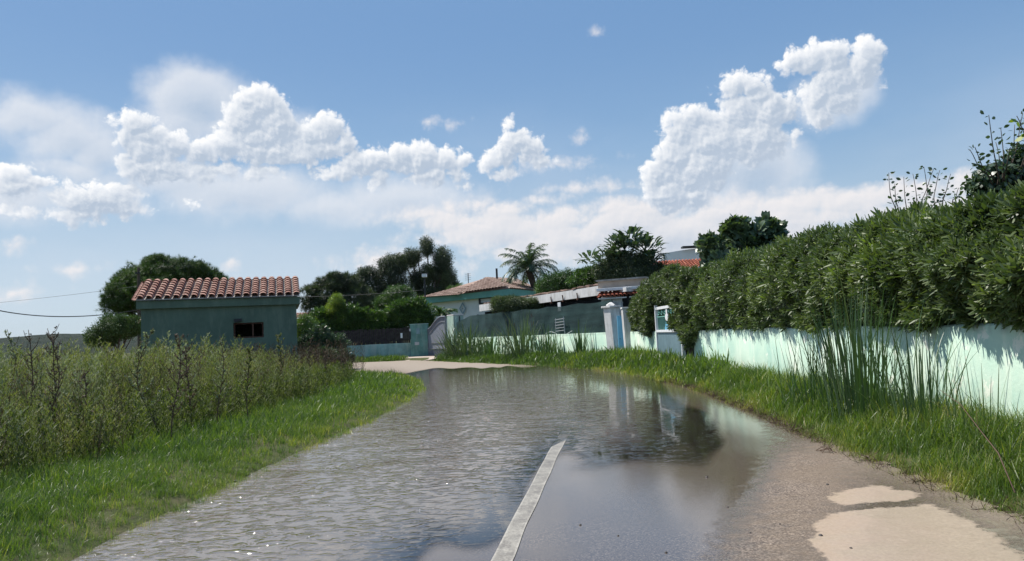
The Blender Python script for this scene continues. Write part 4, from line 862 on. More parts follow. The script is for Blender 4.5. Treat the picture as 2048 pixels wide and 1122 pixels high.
m.obox(c + nnn * .04, dd * .05, nnn * .01, Vector((0, 0, .05))); m.build('diamond_ornament', SLATE, hs_)
m = MB(); q = U(994, 557, 62.2); m.tube([q - Vector((0, 0, .3)), q + Vector((0, 0, .85))], .09, 8); m.build('chimney_pipe', DARKM, hs_)
an = empty('antenna', U(937, 568, 64), 'thin rooftop aerial left of the brown roof ridge', 'antenna'); m = MB(); q = U(937, 568, 64); m.tube([q - Vector((0, 0, 1.5)), q + Vector((0, 0, .95))], .035, 5); m.build('mast', DARKM, an)
m = MB()
for k in range(4): m.tube([q + Vector((-.28, 0, .35 + .17 * k)), q + Vector((.22, 0, .38 + .17 * k))], .014, 4)
m.build('crossbars', DARKM, an)

wh = empty('white_house', U(1360, 540, 48), 'white house with curved parapet and red tiled roof seen above the hedge', 'house')
def at(px, py, d): return U(px, py, d)
tl, tr = at(1326, 510, 50), at(1326, 540, 50)
m = MB(); N_ = 14; front = []
for i in range(N_ + 1):
    px = 1326 + i * 13; py = 507 - 12 * math.sin(min(1, i / 8) * math.pi / 2); q = at(px, py, 50 - i * .12); front.append((q, Vector((q.x, q.y, 3.0))))
for (a, b), (c, d) in zip(front[:-1], front[1:]): m.poly([b, d, c, a]); m.poly([a, c, c + Vector((0, .3, 0)), a + Vector((0, .3, 0))]); m.poly([a + Vector((0, .3, 0)), c + Vector((0, .3, 0)), d + Vector((0, .3, 0)), b + Vector((0, .3, 0))])
m.poly([front[0][0], front[0][1], front[0][1] + Vector((0, .3, 0)), front[0][0] + Vector((0, .3, 0))]); m.build('parapet_wall', PALEW, wh)
q = at(1375, 497, 49.2); m = MB(); m.obox(q + Vector((.6, .3, .12)), (.9, 0, 0), (0, .3, 0), (0, 0, .06)); m.build('roof_hatch', DARKM, wh)
p0 = at(1305, 540, 46.5); sl2 = Vector((0, 1.9, .80)).normalized(); tile_roof(p0, Vector((1, -.03, 0)).normalized(), sl2, 5.2, 1.6, 24, 6, 'roof', TILEX, wh, .35)
m = MB(); m.obox(p0 + Vector((2.6, .05, -.16)), (2.75, -.08, 0), (0, .1, 0), (0, 0, .09)); m.build('fascia', PALEW, wh); m = MB(); m.obox(p0 + Vector((2.6, .9, -1.6)), (2.6, -.08, 0), (0, .7, 0), (0, 0, 1.5)); m.build('wall', PALEW, wh)
fr = empty('far_house', U(600, 640, 95), 'distant house with orange tile roof just right of the green hut', 'house'); q = U(600, 634, 95)
m = MB(); m.obox(q + Vector((0, 2, -2.4)), (2.6, 0, 0), (0, 2, 0), (0, 0, 2.2)); m.build('wall', PALEW, fr)
tile_roof(q + Vector((-2.8, -.4, -.15)), Vector((1, 0, 0)), Vector((0, 2.4, .7)).normalized(), 5.6, 2.5, 16, 5, 'roof', TILER, fr, .55)

# ------------------------------------------------------------------ poles, lamp, cables
lp_ = U(849, 598, 50); lam = empty('street_lamp', (lp_.x, lp_.y, 0), 'slim dark lamp post with small box lantern behind the oleander hedge', 'lamp'); top = U(849, 556, 50)
m = MB(); m.tube([(lp_.x, lp_.y, 0), (top.x, top.y, top.z)], [.075, .055], 8); m.build('pole', DARKM, lam)
m = MB(); m.obox((top.x, top.y, top.z + .17), (.16, 0, 0), (0, .16, 0), (0, 0, .12)); m.build('lantern', LAMPG, lam, bevel=.03); m = MB(); m.obox((top.x, top.y, top.z + .32), (.20, 0, 0), (0, .20, 0), (0, 0, .02)); m.build('lamp_cap', DARKM, lam)
up_ = U(277, 535, 52); ul = empty('utility_pole', (up_.x, up_.y, 0), 'dark wooden utility pole standing in front of the umbrella pine', 'pole'); m = MB(); m.tube([(up_.x, up_.y, 0), (up_.x, up_.y, up_.z)], [.13, .09], 8); m.build('pole', BARK, ul); m = MB(); m.obox((up_.x, up_.y - .12, up_.z - .4), (.16, 0, 0), (0, .06, 0), (0, 0, .05)); m.build('bracket', DARKM, ul)
def cable(pts, r, label, d0=30, n=24):
    P = [U(*p) for p in pts]; Q = []
    a, b, c = P
    for i in range(n + 1): t = i / n; Q.append(a * ((1 - t) * (1 - 2 * t)) + b * (4 * t * (1 - t)) + c * (t * (2 * t - 1)))
    m = MB(); m.tube(Q, r, 5); return m.build('cable', DARKM, None, True, label=label, cat='cable', group='overhead cables')
cable([(-60, 605, 36), (110, 633, 42), (277, 620, 52)], .028, 'thick sagging black cable left of the umbrella pine, lowest one')
cable([(-60, 611, 60), (120, 592, 60), (277, 572, 52)], .012, 'thin faint cable rising towards the pole left of the umbrella pine')
cable([(277, 578, 52), (560, 594, 60), (849, 580, 50)], .014, 'thin cable running behind the hut roof to the lamp post')

# ------------------------------------------------------------------ trees
SM = [leafball(26, .34, .15, .055) for _ in range(4)]; TINY = [leafball(34, .30, .10, .04) for _ in range(4)]; NEED = [needleball(34, .34, .022) for _ in range(4)]
def branches(base, tips, r0, parent, name='trunk', fork=.45, material=BARK):
    m = MB(); b = Vector(base)
    for tp in tips:
        tp = Vector(tp); j = b.lerp(tp, fork); j.x = b.x + (tp.x - b.x) * .22; j.y = b.y + (tp.y - b.y) * .22
        m.tube([b, b.lerp(j, .5), j, j.lerp(tp, .5) + Vector((random.uniform(-.15, .15), 0, .1)), tp], [r0, r0 * .8, r0 * .62, r0 * .4, r0 * .15], 7)
    return m.build(name, material, parent, True)
def mk_tree(name, label, cat, px, d, clumps_px, n, tm, size, material, r0=.2, tint0=.4, group=None, up=.3, shell=.45, jit=.5, depth=1.0, ctint=.12, fork=.45, tvar=.13):
    """clumps_px: (px, py, rx_px, ry_px, dd) -> ellipsoids at depth d + dd"""
    b = U(px, 700, d); e = empty(name, (b.x, b.y, 0), label, cat, group); cl = []
    for (cx, cy, rx, ry, dd_) in clumps_px:
        c = U(cx, cy, d + dd_); k = (d + dd_) / F; cl.append((c.x, c.y, c.z, rx * k, rx * k * depth, ry * k))
    branches((b.x, b.y, 0), [(c[0], c[1], c[2]) for c in cl], r0, e, fork=fork)
    foliage('crown', cl, n, tm, size, material, e, tint0, tvar, shell, up, jit, ctint); return e
def fill(clumps, k, spread, rx, ry, dd=0.8):
    """scatter k smaller lumps over the given big ones for an uneven outline"""
    out = list(clumps)
    for _ in range(k):
        c = random.choice(clumps); a = random.uniform(0, 6.28); out.append((c[0] + c[2] * spread * math.cos(a), c[1] + c[3] * spread * math.sin(a), rx * random.uniform(.6, 1.3), ry * random.uniform(.6, 1.3), c[4] + random.uniform(-dd, dd)))
    return out
# umbrella pine
cl = [(300,555,58,30,0),(250,592,44,26,-.5),(350,545,60,28,0),(400,560,42,22,.5),(232,612,28,16,0),(300,600,60,20,0),(360,590,60,20,0),(330,528,40,14,0),(270,575,50,30,0),(320,575,90,36,0)]
cl = fill(cl, 34, .88, 17, 9, 1.5)
mk_tree('umbrella_pine', 'broad rounded umbrella pine rising behind the green hut', 'tree', 320, 58, cl, 8500, NEED, .85, PINELEAF, .28, .42, up=.5, shell=.35, ctint=.10, fork=.62)
mk_tree('shrub', 'dark round bush under the umbrella pine left of the hut', 'bush', 235, 40, fill([(232,655,34,20,0),(205,672,26,16,0),(262,650,20,14,0)], 10, .8, 10, 8, .4), 1500, TINY, .8, PINELEAF, .06, .40)
# trees right of the hut
cl = fill([(690,572,36,20,0),(655,592,40,24,0),(640,612,34,20,0),(715,600,40,30,0),(668,560,22,10,0)], 22, .95, 16, 6, 1)
mk_tree('cedar_tree', 'dark flat-branched conifer left of the tall trees behind the hedge', 'tree', 680, 66, cl, 2400, NEED, 1.0, DARKLEAF, .2, .35, up=.2)
cl = fill([(780,555,34,38,0),(740,575,32,36,0),(800,590,30,34,0),(720,560,16,14,0),(785,525,24,14,0)], 20, .9, 14, 10, 1)
mk_tree('evergreen_tree', 'dense dark round tree in the middle between conifer and eucalyptus', 'tree', 770, 70, cl, 4200, SM, .8, DARKLEAF, .22, .45)
cl = fill([(822,518,17,20,0),(854,494,14,20,0),(884,520,20,26,0),(892,558,20,28,0),(856,552,18,24,0),(832,560,14,18,0),(907,574,8,10,0),(866,590,34,16,0)], 14, .8, 9, 8, 1)
mk_tree('eucalyptus_tree', 'tallest eucalyptus with separate upright crowns behind the brown roof', 'tree', 862, 72, cl, 4800, SM, .75, DARKLEAF, .24, .42, shell=.6)
mk_tree('shrub', 'mid green bush between dense trees and oleander hedge', 'bush', 800, 55, fill([(795,592,26,18,0),(775,604,20,14,0)], 8, .8, 9, 8, .4), 900, TINY, .85, FRESH, .06, .22)
mk_tree('shrub', 'light green bush beside the left end of the brown roof', 'bush', 915, 68, fill([(905,585,12,10,0),(922,578,10,9,0)], 4, .8, 6, 5, .3), 350, TINY, .8, FRESH, .05, .5)
mk_tree('young_tree', 'yellow green sapling poking above the oleander hedge', 'tree', 668, 46, fill([(672,604,13,9,0),(664,618,10,8,0),(676,596,7,4,0)], 6, .8, 5, 4, .2), 300, TINY, .6, FRESH, .04, .88)
mk_tree('young_tree', 'yellow green young tree right beside the hut corner', 'tree', 608, 34, fill([(612,655,20,22,0),(600,668,14,16,0)], 8, .8, 8, 8, .3), 800, TINY, .5, FRESH, .04, .62)
# oleander hedge left of gate
def clpx(L, d): return [(lambda c, k: (c.x, c.y, c.z, rx * k, rx * k * .7, ry * k))(U(cx, cy, d + dd_), (d + dd_) / F) for (cx, cy, rx, ry, dd_) in L]
LONGL = [rosette(11, .26, .045, .2, 1.4, 2, .5) for _ in range(4)]; 
ol = [(640 + k * 22, 640 - 6 * math.sin(k * .8), 20, 24, random.uniform(-.3, .3)) for k in range(8)] + [(640 + k * 22, 666, 20, 18, -.2) for k in range(7)] + [(598 + k * 20, 684, 18, 14, -.3) for k in range(3)] + [(800,628,30,26,0),(835,628,30,28,0),(820,612,26,14,0),(850,650,18,20,0),(790,655,18,14,0)]
oh = empty('oleander_hedge', U(730, 700, 46.4), 'bright green oleander hedge spilling over the board fence', 'hedge')
foliage('foliage', clpx(fill(ol, 34, .9, 9, 7, .3), 46.3), 5200, LONGL, 1.05, FRESH, oh, .36, .16, .4, .5, .4, .08)
m = MB()
for k in range(24): q = U(630 + k * 10, 690, 46.2); m.tube([(q.x, q.y, 0), (q.x + random.uniform(-.2, .2), q.y, 1.2), (q.x + random.uniform(-.3, .3), q.y, 2.2)], [.04, .03, .02], 5)
m.build('stems', BARK, oh, True)
ws = [(650,722,40,22,-1.5),(610,725,26,20,-1.5),(690,715,18,16,-1),(620,690,26,22,0),(645,690,30,24,0),(672,690,24,20,0),(640,668,24,18,0),(600,700,18,16,0)]
sh_ = empty('shrub', U(640, 730, 31), 'dark leafy bush hanging over the bend between hut and low wall', 'bush'); foliage('foliage', clpx(fill(ws, 16, .9, 11, 9, .4), 33.5), 2400, LONGL, .62, BLUELEAF, sh_, .35, .16, .4, .4)
m = MB(); 
for k in range(7): q = U(612 + k * 11, 725, 33.5); m.tube([(q.x, q.y, 0), (q.x, q.y, 1.3)], .03, 5)
m.build('stems', BARK, sh_, True)
# palm
def frond(base, az, L, rise, droop, n=26, ll=.55, hang=.35):
    """arching rachis with leaflets growing from both of its edges, one connected surface"""
    V = []; Fq = []; p = np.array(base, float); d = np.array([math.cos(az), math.sin(az), 0.0]); t = rise; sd = np.array([-math.sin(az), math.cos(az), 0]); pts = []
    for i in range(n + 1):
        w = .035 * (1 - i / n) + .006; V += [p - sd * w, p + sd * w]; pts.append(p.copy()); p = p + (d * math.cos(t) + np.array([0, 0, math.sin(t)])) * L / n; t -= droop / n * (.5 + i / n)
    for i in range(n):
        Fq.append((2 * i, 2 * i + 1, 2 * i + 3, 2 * i + 2)); f = (pts[i + 1] - pts[i]); f /= np.linalg.norm(f)
        if i < 2: continue
        for s, k0 in ((-1, 0), (1, 1)):
            u = i / n; le = ll * math.sin(math.pi * (u * .85 + .12)) ** .6 * random.uniform(.85, 1.1); q = pts[i]; dr_ = sd * s * .75 + f * .6 + np.array([0, 0, random.uniform(-hang, .15)]); mid = q + dr_ * le * .55; tip = q + (dr_ + np.array([0, 0, -hang])) * le
            k = len(V); V += [mid, mid + f * L / n * .7, tip, tip + f * .012]; Fq += [(2 * i + k0, 2 * i + 2 + k0, k + 1, k), (k, k + 1, k + 3, k + 2)]
    return np.array(V), np.array(Fq)
pc = U(1056, 538, 60); pm = empty('palm_tree', (pc.x + .7, pc.y, 0), 'feathery palm with arching fronds right above the brown roof', 'palm')
m = MB(); m.tube([(pc.x + .75, pc.y, 0), (pc.x + .55, pc.y, pc.z - 2), (pc.x + .2, pc.y, pc.z - .6), (pc.x, pc.y, pc.z - .1)], [.30, .24, .28, .22], 10); m.build('trunk', BARK, pm, True)
for i in range(34):
    az = i * 2.4; hi = (i % 6) / 5; V, Fq = frond((pc.x, pc.y, pc.z - .1), az, random.uniform(2.6, 3.05), .05 + 1.35 * hi, 1.5 + .4 * (1 - hi), 34, .62)
    part('frond', V, Fq, BLUELEAF, pm, np.clip(RNG.normal(.45, .2, len(Fq)), 0, 1))
# strelitzia clump: big paddle leaves
def paddle(L, w, bend, tear=True):
    P = []; 
    V = []; Fq = []; n = 6; tl = 0; p = np.zeros(3)
    for i in range(n + 1):
        u = i / n; ww = w * math.sin(math.pi * min(1, u * .9 + .07)) ** .7 / 2; V += [p + np.array([0, -ww, .25 * ww]), p.copy(), p + np.array([0, ww, .25 * ww])]
        p = p + np.array([math.sin(tl), 0, math.cos(tl)]) * L / n; tl += bend / n
    for i in range(n):
        for k in (0, 1): a = 3 * i + k; Fq.append((a, a + 1, a + 4, a + 3))
    return np.array(V), np.array(Fq), np.zeros(len(Fq))
PAD = [paddle(1.0, .38, b) for b in (.5, .9, 1.3, 1.8)]
st = empty('strelitzia_tree', U(1262, 560, 40), 'large dark clump of banana-like paddle leaves above the shed roof', 'tree'); SP = []; DP = []
for (cx, cy, rx, ry) in [(1250,500,40,24),(1290,505,34,26),(1225,525,34,20),(1180,520,22,10),(1262,480,26,14),(1300,530,22,20)]:
    for k in range(36 if cx < 1200 else 150):
        a = random.uniform(0, 6.28); r = random.random() ** .5; q = U(cx + rx * r * math.cos(a), cy + ry * r * math.sin(a), 41 + random.uniform(-1.4, 1.4)); SP.append(tuple(q)); DP.append((math.cos(a) * .8, random.uniform(-.8, .8), .35 + max(0, -math.sin(a))))
SP = np.array(SP); DP = np.array(DP); DP /= np.linalg.norm(DP, axis=1)[:, None]; n = len(SP)
R_ = rotm(np.arctan2(DP[:, 1], DP[:, 0]), np.arccos(DP[:, 2]), np.zeros(n)); V, Fq, T = scatter(PAD, SP, R_, RNG.uniform(.36, .66, n), RNG.uniform(.0, .7, n)); part('leaves', V, Fq, BLUELEAF, st, T)
m = MB()
for k in range(9): q = U(1215 + k * 11, 560, 41); m.tube([(q.x, q.y, 0), (q.x + random.uniform(-.2, .2), q.y, 3), (q.x + random.uniform(-.3, .3), q.y, 4.9)], [.12, .10, .07], 7)
m.build('stems', BARK, st, True)
cl = clpx(fill([(1262,545,44,24,0),(1300,548,26,26,0),(1225,550,30,22,0),(1250,525,40,18,.3)], 16, .9, 12, 9, .4), 40); foliage('undergrowth', cl, 2300, TINY, .8, DARKLEAF, st, .5)
mk_tree('shrub', 'rounded green bush right of the palm above the shed roof', 'bush', 1110, 44, fill([(1105,568,26,18,0),(1135,562,26,20,0),(1090,580,16,10,0)], 12, .9, 10, 8, .4), 1500, TINY, .8, FRESH, .08, .20)
mk_tree('shrub', 'spiky mixed bush between palm and strelitzia clump', 'bush', 1190, 42, fill([(1170,560,28,18,0),(1200,558,28,22,0),(1180,545,22,12,0),(1225,572,22,12,0)], 14, .9, 10, 8, .4), 1500, LONGL, .75, FRESH, .08, .25)
# vine over netting
vn = empty('creeper', U(1030, 610, 37), 'dark creeper bush draped over the netting below the shed roof', 'creeper'); foliage('foliage', clpx(fill([(1000,610,18,10,0),(1030,608,26,12,0),(1060,606,20,8,0),(1040,620,24,10,0)], 12, .9, 9, 6, .2), 35.5), 1700, TINY, .55, DARKLEAF, vn, .75)
# cycad-like plant behind gate
cy_ = empty('cycad', U(888, 640, 47), 'spiky arching plant between the oleander hedge and the house wall', 'plant')
for k in range(22):
    q = U(884 + random.uniform(-8, 8), 632, 47); V, Fq = frond((q.x, q.y, q.z), k * 2.4, random.uniform(.9, 1.3), random.uniform(.3, 1.3), 1.6, 16, .28); part('frond', np.array(V), np.array(Fq), FRESH, cy_, np.clip(RNG.normal(.25, .15, len(Fq)), 0, 1))
q = U(884, 632, 47); m = MB(); m.tube([(q.x, q.y, 0), (q.x, q.y, q.z)], .12, 7); m.build('trunk', BARK, cy_)

# ------------------------------------------------------------------ big hedge above the right wall
def hedge_volume(name, label, path, tops, n_surf, tm, size, material, bulge=.30, thick=1.3, z0=1.2, tint0=.4, base_drop=.06, dens=None):
    P = resample(path, .12); L_ = np.r_[0, np.cumsum(np.linalg.norm(np.diff(P, axis=0), axis=1))]; tg_ = np.gradient(P, axis=0); tg_ /= np.linalg.norm(tg_, axis=1)[:, None]; nn = np.stack([tg_[:, 1], -tg_[:, 0]], 1)
    w_ = 1 / np.maximum(P[:, 1], 4) ** (1.25 if dens is None else dens); k = RNG.choice(len(P), n_surf, p=w_ / w_.sum()); base_ = P[k]; n_ = nn[k]; y = base_[:, 1]; top = np.interp(y, [t[0] for t in tops], [t[1] for t in tops])
    u = RNG.random(n_surf); face = RNG.random(n_surf) < .74; depth_in = (RNG.random(n_surf) ** 1.5) * .38; lump = .16 * fnoise(y * 1.6, u * 3.5, 5) + .09 * fnoise(y * 5, u * 8, 2)
    # front face: bulges out over the wall, rounded shoulder; top: runs back
    zt = top + .10 * fnoise(y * 2.2, y * .3, 9); prof = bulge * np.sin(np.pi * np.clip(u * .86 + .08, 0, 1)) ** .8
    xo = np.where(face, -prof - lump + depth_in, -bulge * .2 + u * thick); z = np.where(face, z0 - base_drop + (zt - z0) * u + .04 * np.sin(y * 9), zt - depth_in * .6 + lump * .6 - .25 * np.maximum(0, .15 - u) )
    pos = np.stack([base_[:, 0] + n_[:, 0] * xo, base_[:, 1] + n_[:, 1] * xo, z], 1); pos[:, 1] += RNG.uniform(-.06, .06, n_surf)
    d = np.where(face[:, None], np.c_[-n_ * (.95 - .5 * u[:, None] ** 3), .35 + 1.0 * u ** 3], np.c_[-n_ * .2, np.ones(n_surf)])
    lowm = face & (u < .12); d[lowm, 2] -= .8
    V, Fq, T = scatter(tm, pos, dirR(d, .42), size * RNG.uniform(.55, 1.35, n_surf) * (1 + .28 * fnoise(y * 1.4, z * 2.2, 11)), np.clip(tint0 + .24 * fnoise(y * 1.3, z * 2.4, 4) + RNG.normal(0, .13, n_surf), 0, 1), .14)
    e = empty(name, (path[0][0] + .4, path[0][1], 0), label, 'hedge'); part('foliage', V, Fq, material, e, T)
    # woody inside: stems and twigs standing behind the leaves
    m = MB()
    for yy in np.arange(path[0][1] + .2, path[-1][1], .35):
        i = int(np.argmin(abs(P[:, 1] - yy))); b = P[i] + nn[i] * .5; tz = float(np.interp(yy, [t[0] for t in tops], [t[1] for t in tops]))
        for _ in range(4): m.tube([(b[0], b[1], 0), (b[0] + random.uniform(-.1, .2), b[1] + random.uniform(-.1, .1), tz * .5), (b[0] + random.uniform(-.5, .5), b[1] + random.uniform(-.25, .25), tz - .2)], [.035, .03, .012], 5, cap=False)
    m.build('stems', BARK, e, True)
    # dark core against see-through, shade between the leaves put into its colour
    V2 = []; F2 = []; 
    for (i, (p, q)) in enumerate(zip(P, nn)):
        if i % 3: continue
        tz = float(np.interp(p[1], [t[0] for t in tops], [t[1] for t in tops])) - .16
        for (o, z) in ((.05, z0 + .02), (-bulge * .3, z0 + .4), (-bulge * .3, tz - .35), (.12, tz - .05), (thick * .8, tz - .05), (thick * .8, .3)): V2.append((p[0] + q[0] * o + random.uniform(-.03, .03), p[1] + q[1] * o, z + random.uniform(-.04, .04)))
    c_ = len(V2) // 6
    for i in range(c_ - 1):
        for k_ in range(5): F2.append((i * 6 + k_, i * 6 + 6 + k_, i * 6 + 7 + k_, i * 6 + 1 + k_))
    part('dark_core', np.array(V2), np.array(F2), DARKLEAF, e, np.zeros(len(F2))); return e
BLUNT = lambda u: .25 + .75 * math.sin(math.pi * min(1, u ** 1.5 * .80)) if u < .97 else .35
ROS = [rosette(random.choice([9, 11, 13]), random.uniform(.085, .115), random.uniform(.022, .030), .15, 1.5, 2, .4, BLUNT) for _ in range(8)]
HTOP = [(2, 2.0), (5, 2.12), (6.4, 2.22), (7.8, 2.30), (9.2, 2.46), (10.5, 2.54), (12.3, 2.60), (15.6, 2.62), (18, 2.6)]
hpth = [(p[0] + .05, p[1]) for p in WALLR]; hpth[0] = (3.98, 2.2); hpth = [hpth[0]] + hpth[2:]; hpth[-1] = (4.5, 18.2)
hedge_volume('clipped_hedge', 'long thick hedge of narrow glossy leaves overhanging the mint wall', hpth, HTOP, 19500, ROS, 1.05, HEDGE, tint0=.45)
ROS2 = [rosette(12, .13, .035, .15, 1.5, 2, .4) for _ in range(4)]
# ivy like mass around the ornamental gate
iv = empty('ivy_hedge', (4.9, 20, 0), 'dark rounded creeper hedge around and above the ornamental gate', 'hedge'); icl = []
for (y, z, rx, ry, rz, x) in [(18.6,1.9,.5,.8,.62,4.55),(18.5,1.25,.34,.45,.5,4.42),(19.5,2.35,.5,.9,.38,4.6),(20.8,2.40,.5,1.0,.40,4.6),(22.2,2.35,.5,1.0,.42,4.55),(23.4,2.15,.5,.8,.58,4.5),(24.4,1.85,.5,.9,.66,4.42),(25.2,1.75,.4,.7,.60,4.35),(23.8,1.4,.45,1.2,.35,4.45),(19.2,1.75,.3,.55,.5,4.5)]: icl.append((x, y, z, rx, ry, rz))
for _ in range(46):
    c = random.choice(icl[:10]); a = random.uniform(0, 6.28); b = random.uniform(-1, 1); icl.append((c[0] + random.uniform(-.35, .2), c[1] + c[4] * .85 * math.cos(a), c[2] + c[5] * .85 * math.sin(a), .2, .28, .2))
foliage('foliage', icl, 6800, ROS2, 1.0, DARKLEAF, iv, .78, .14, .35, .25, .45, .10)
m = MB()
for y in np.arange(18.7, 25.4, .5): m.tube([(4.7, y, 0), (4.65, y + .1, 1.2), (4.6, y, 2.2)], [.05, .04, .02], 5)
m.build('stems', BARK, iv, True)
# fig tree
def lobed(L, w):
    P = []
    for a, s in ((0, 1), (.7, .8), (-.7, .8)): P.append(blade(L * s, w * s, 2, .5, a, 1.1, (0, 0, 0), LW))
    return tmpl(P)
FIG = [tmpl([b for k in range(7) for b in [blade(.19 * random.uniform(.8, 1.1), .11, 3, .7, k * 2.4 + da, .75 + .1 * k, (.05 * math.cos(k * 2.4), .05 * math.sin(k * 2.4), -.03 * k), LW) for da in (-.45, 0, .45)]]) for _ in range(4)]
fcl = [(1470,500,40,40,0),(1440,520,34,30,0),(1500,520,34,34,0),(1475,460,28,22,0),(1512,475,16,16,0),(1540,462,18,26,0),(1545,510,24,26,0),(1425,495,20,14,0),(1460,540,40,24,0),(1515,550,36,20,0)]
mk_tree('fig_tree', 'fig tree with broad dark lobed leaves rising behind the hedge', 'tree', 1480, 17.6, fill(fcl, 20, .9, 10, 9, .3), 900, FIG, 1.0, BLUELEAF, .06, .62, up=.6, shell=.6)
# shoots above the hedge
def shoots(name, label, specs, nl, lsz, material, tint0, group=None):
    e = empty(name, specs[0][0], label, 'plant', group); m = MB(); LP = []; LD = []
    for (b, t, cv) in specs:
        b, t = Vector(b), Vector(t); pts = [b.lerp(t, k / 8) + Vector((cv * math.sin(k / 8 * math.pi), 0, .03 * math.sin(k))) for k in range(9)]; m.tube(pts, [.007 * (1 - .07 * k) for k in range(9)], 5)
        for k in range(nl):
            u = .2 + .8 * random.random() ** .8; i = min(7, int(u * 8)); q = pts[i].lerp(pts[i + 1], u * 8 - i); a = random.uniform(0, 6.28); LP.append(tuple(q + Vector((math.cos(a), math.sin(a), .2)) * random.uniform(.01, .05))); LD.append((math.cos(a), math.sin(a), random.uniform(-.2, .9)))
    m.build('stems', BARK, e, True); LD = np.array(LD); LD /= np.linalg.norm(LD, axis=1)[:, None]; n = len(LP)
    RL = [tmpl([blade(1, .62, 3, random.uniform(.2, .8), 0, 0, (0, 0, 0), LW)]) for _ in range(3)]
    V, Fq, T = scatter(RL, np.array(LP), dirR(LD, .2), lsz * RNG.uniform(.7, 1.2, n), np.clip(RNG.normal(tint0, .15, n), 0, 1)); part('leaves', V, Fq, material, e, T); return e
S1 = []
for (bx, by, tx, ty) in [(2000,350,1978,236),(2005,350,2002,262),(1990,345,1950,300),(2015,350,2030,255),(1985,350,1940,305),(2020,350,2046,232),(2030,360,2060,290),(1995,350,1992,290),(2010,350,2022,300),(2040,350,2075,250)]: S1.append((U(bx, by + 20, 7.2), U(tx, ty, 7.2 + random.uniform(-.3, .3)), random.uniform(-.04, .04)))
shoots('tall_shoots', 'tall thin leafy shoots standing up from hedge at the right edge of the photo', S1, 17, .050, BLUELEAF, .3)
S2 = []
for (bx, by, tx, ty) in [(1795,415,1778,350),(1815,415,1808,358),(1830,415,1826,352),(1850,410,1848,338),(1840,415,1868,342),(1870,405,1880,345),(1885,400,1902,352),(1905,395,1918,380),(1800,415,1790,372),(1860,405,1895,380)]: S2.append((U(bx, by + 15, 9.4), U(tx, ty, 9.4 + random.uniform(-.3, .3)), random.uniform(-.04, .04)))
shoots('short_shoots', 'shorter leafy shoots poking above the middle of the hedge top', S2, 13, .055, BLUELEAF, .35)
S3 = [(U(2060, 300, 6.6), U(2034, 238, 6.6), .02), (U(2060, 300, 6.6), U(2050, 246, 6.6), .02)]
shoots('grapevine', 'bright green vine leaves at the top right edge of the photo', S3, 8, .075, FRESH, .95)
bl = empty('climber', U(2000, 360, 7.4), 'dark small-leaved climber bunched on the hedge under the tall shoots', 'plant'); foliage('foliage', clpx([(2000,368,32,24,0),(2030,355,28,18,0),(1975,378,22,16,0),(2045,330,16,26,0)], 7.4), 420, [tmpl([blade(.06, .04, 2, .5, k * 2.4, .4 + .12 * k, (0, 0, .02 * k), LW) for k in range(7)])], 1.0, BLUELEAF, bl, .4)
yv = empty('yellow_vine', U(1480, 590, 15.2), 'yellow green vine spray hanging on the dark hedge below the fig tree', 'plant'); foliage('foliage', clpx([(1484,580,8,8,0),(1478,594,8,9,0),(1470,606,7,7,0),(1490,568,5,5,0)], 14.9), 90, [tmpl([blade(.09, .06, 2, .5, k * 2.4, .6, (0, 0, 0), LW) for k in range(5)])], .8, FRESH, yv, .97)
# ------------------------------------------------------------------ verge grass
def zgv(x, y): return zground(x, y)
GR = {'near': [grass_tuft(15, .15, .0055, .08, 3) for _ in range(6)], 'mid': [grass_tuft(11, .17, .0095, .10, 2) for _ in range(5)], 'far': [grass_tuft(8, .24, .028, .16, 2) for _ in range(4)]}
def grass(name, label, region, y0, y1, dens, kind, size_f, tint_f, material=GRASS, maxn=20000):
    """region(x, y, sd) -> keep; dens tufts per square metre"""
    x0, x1 = region[0], region[1]; n = int((x1 - x0) * (y1 - y0) * dens); x = RNG.uniform(x0, x1, n); y = RNG.uniform(y0, y1, n); s = sdist(x, y); k = region[2](x, y, s); x, y, s = x[k], y[k], s[k]
    pr = np.clip(.65 + .6 * fnoise(x * 2.2, y * 2.2, 6), .34, 1); k = RNG.random(len(x)) < pr; x, y, s = x[k][:maxn], y[k][:maxn], s[k][:maxn]; n = len(x)
    z = zgv(x, y); sz = size_f(x, y, s) * RNG.uniform(.7, 1.25, n); R_ = rotm(RNG.uniform(0, 6.28, n), np.abs(RNG.normal(0, .28, n)), RNG.uniform(0, 6.28, n))
    V, Fq, T = scatter(GR[kind], np.c_[x, y, z], R_, sz, np.clip(tint_f(x, y, s) + RNG.normal(0, .08, n), 0, 1), .06)
    return part(name, V, Fq, material, None, T, label=label, cat='grass', kind='stuff')
lef = lambda x, y, s: (s > -.08) & (x < -1) & (s < 4.2) & ((s < 3.0) | (RNG.random(len(x)) < .4)) & (x / np.maximum(y, 1) > -.78)
szL = lambda x, y, s: .45 + .62 * np.clip(s / .9, 0, 1) + .15 * fnoise(x, y, 8)
tiL = lambda x, y, s: .30 + .12 * fnoise(x * 1.3, y * 1.3, 2) + .42 * np.clip(1 - s / 1.0, 0, 1) * (.7 + .8 * fnoise(x * 3, y * 3, 5))
grass('grass', 'short bright green grass on the left verge closest to the camera', (-8, -1.5, lef), 3.2, 8, 420, 'near', szL, tiL)
grass('grass', 'bright green grass on the left verge in the middle distance', (-9, -1.5, lef), 8, 15, 240, 'mid', szL, tiL)
lef2 = lambda x, y, s: (s > -.1) & (x < -1) & (s < 6)
grass('grass', 'green grass of the left verge at the bend in front of the far road', (-14, -1.5, lef2), 15, 31.5, 60, 'far', lambda x, y, s: .55 + .35 * np.clip(s, 0, 1), tiL)
def wallx(y): return np.interp(y, [p[1] for p in WALLR] + [22.4, 25.6], [p[0] for p in WALLR] + [4.27, 3.98])
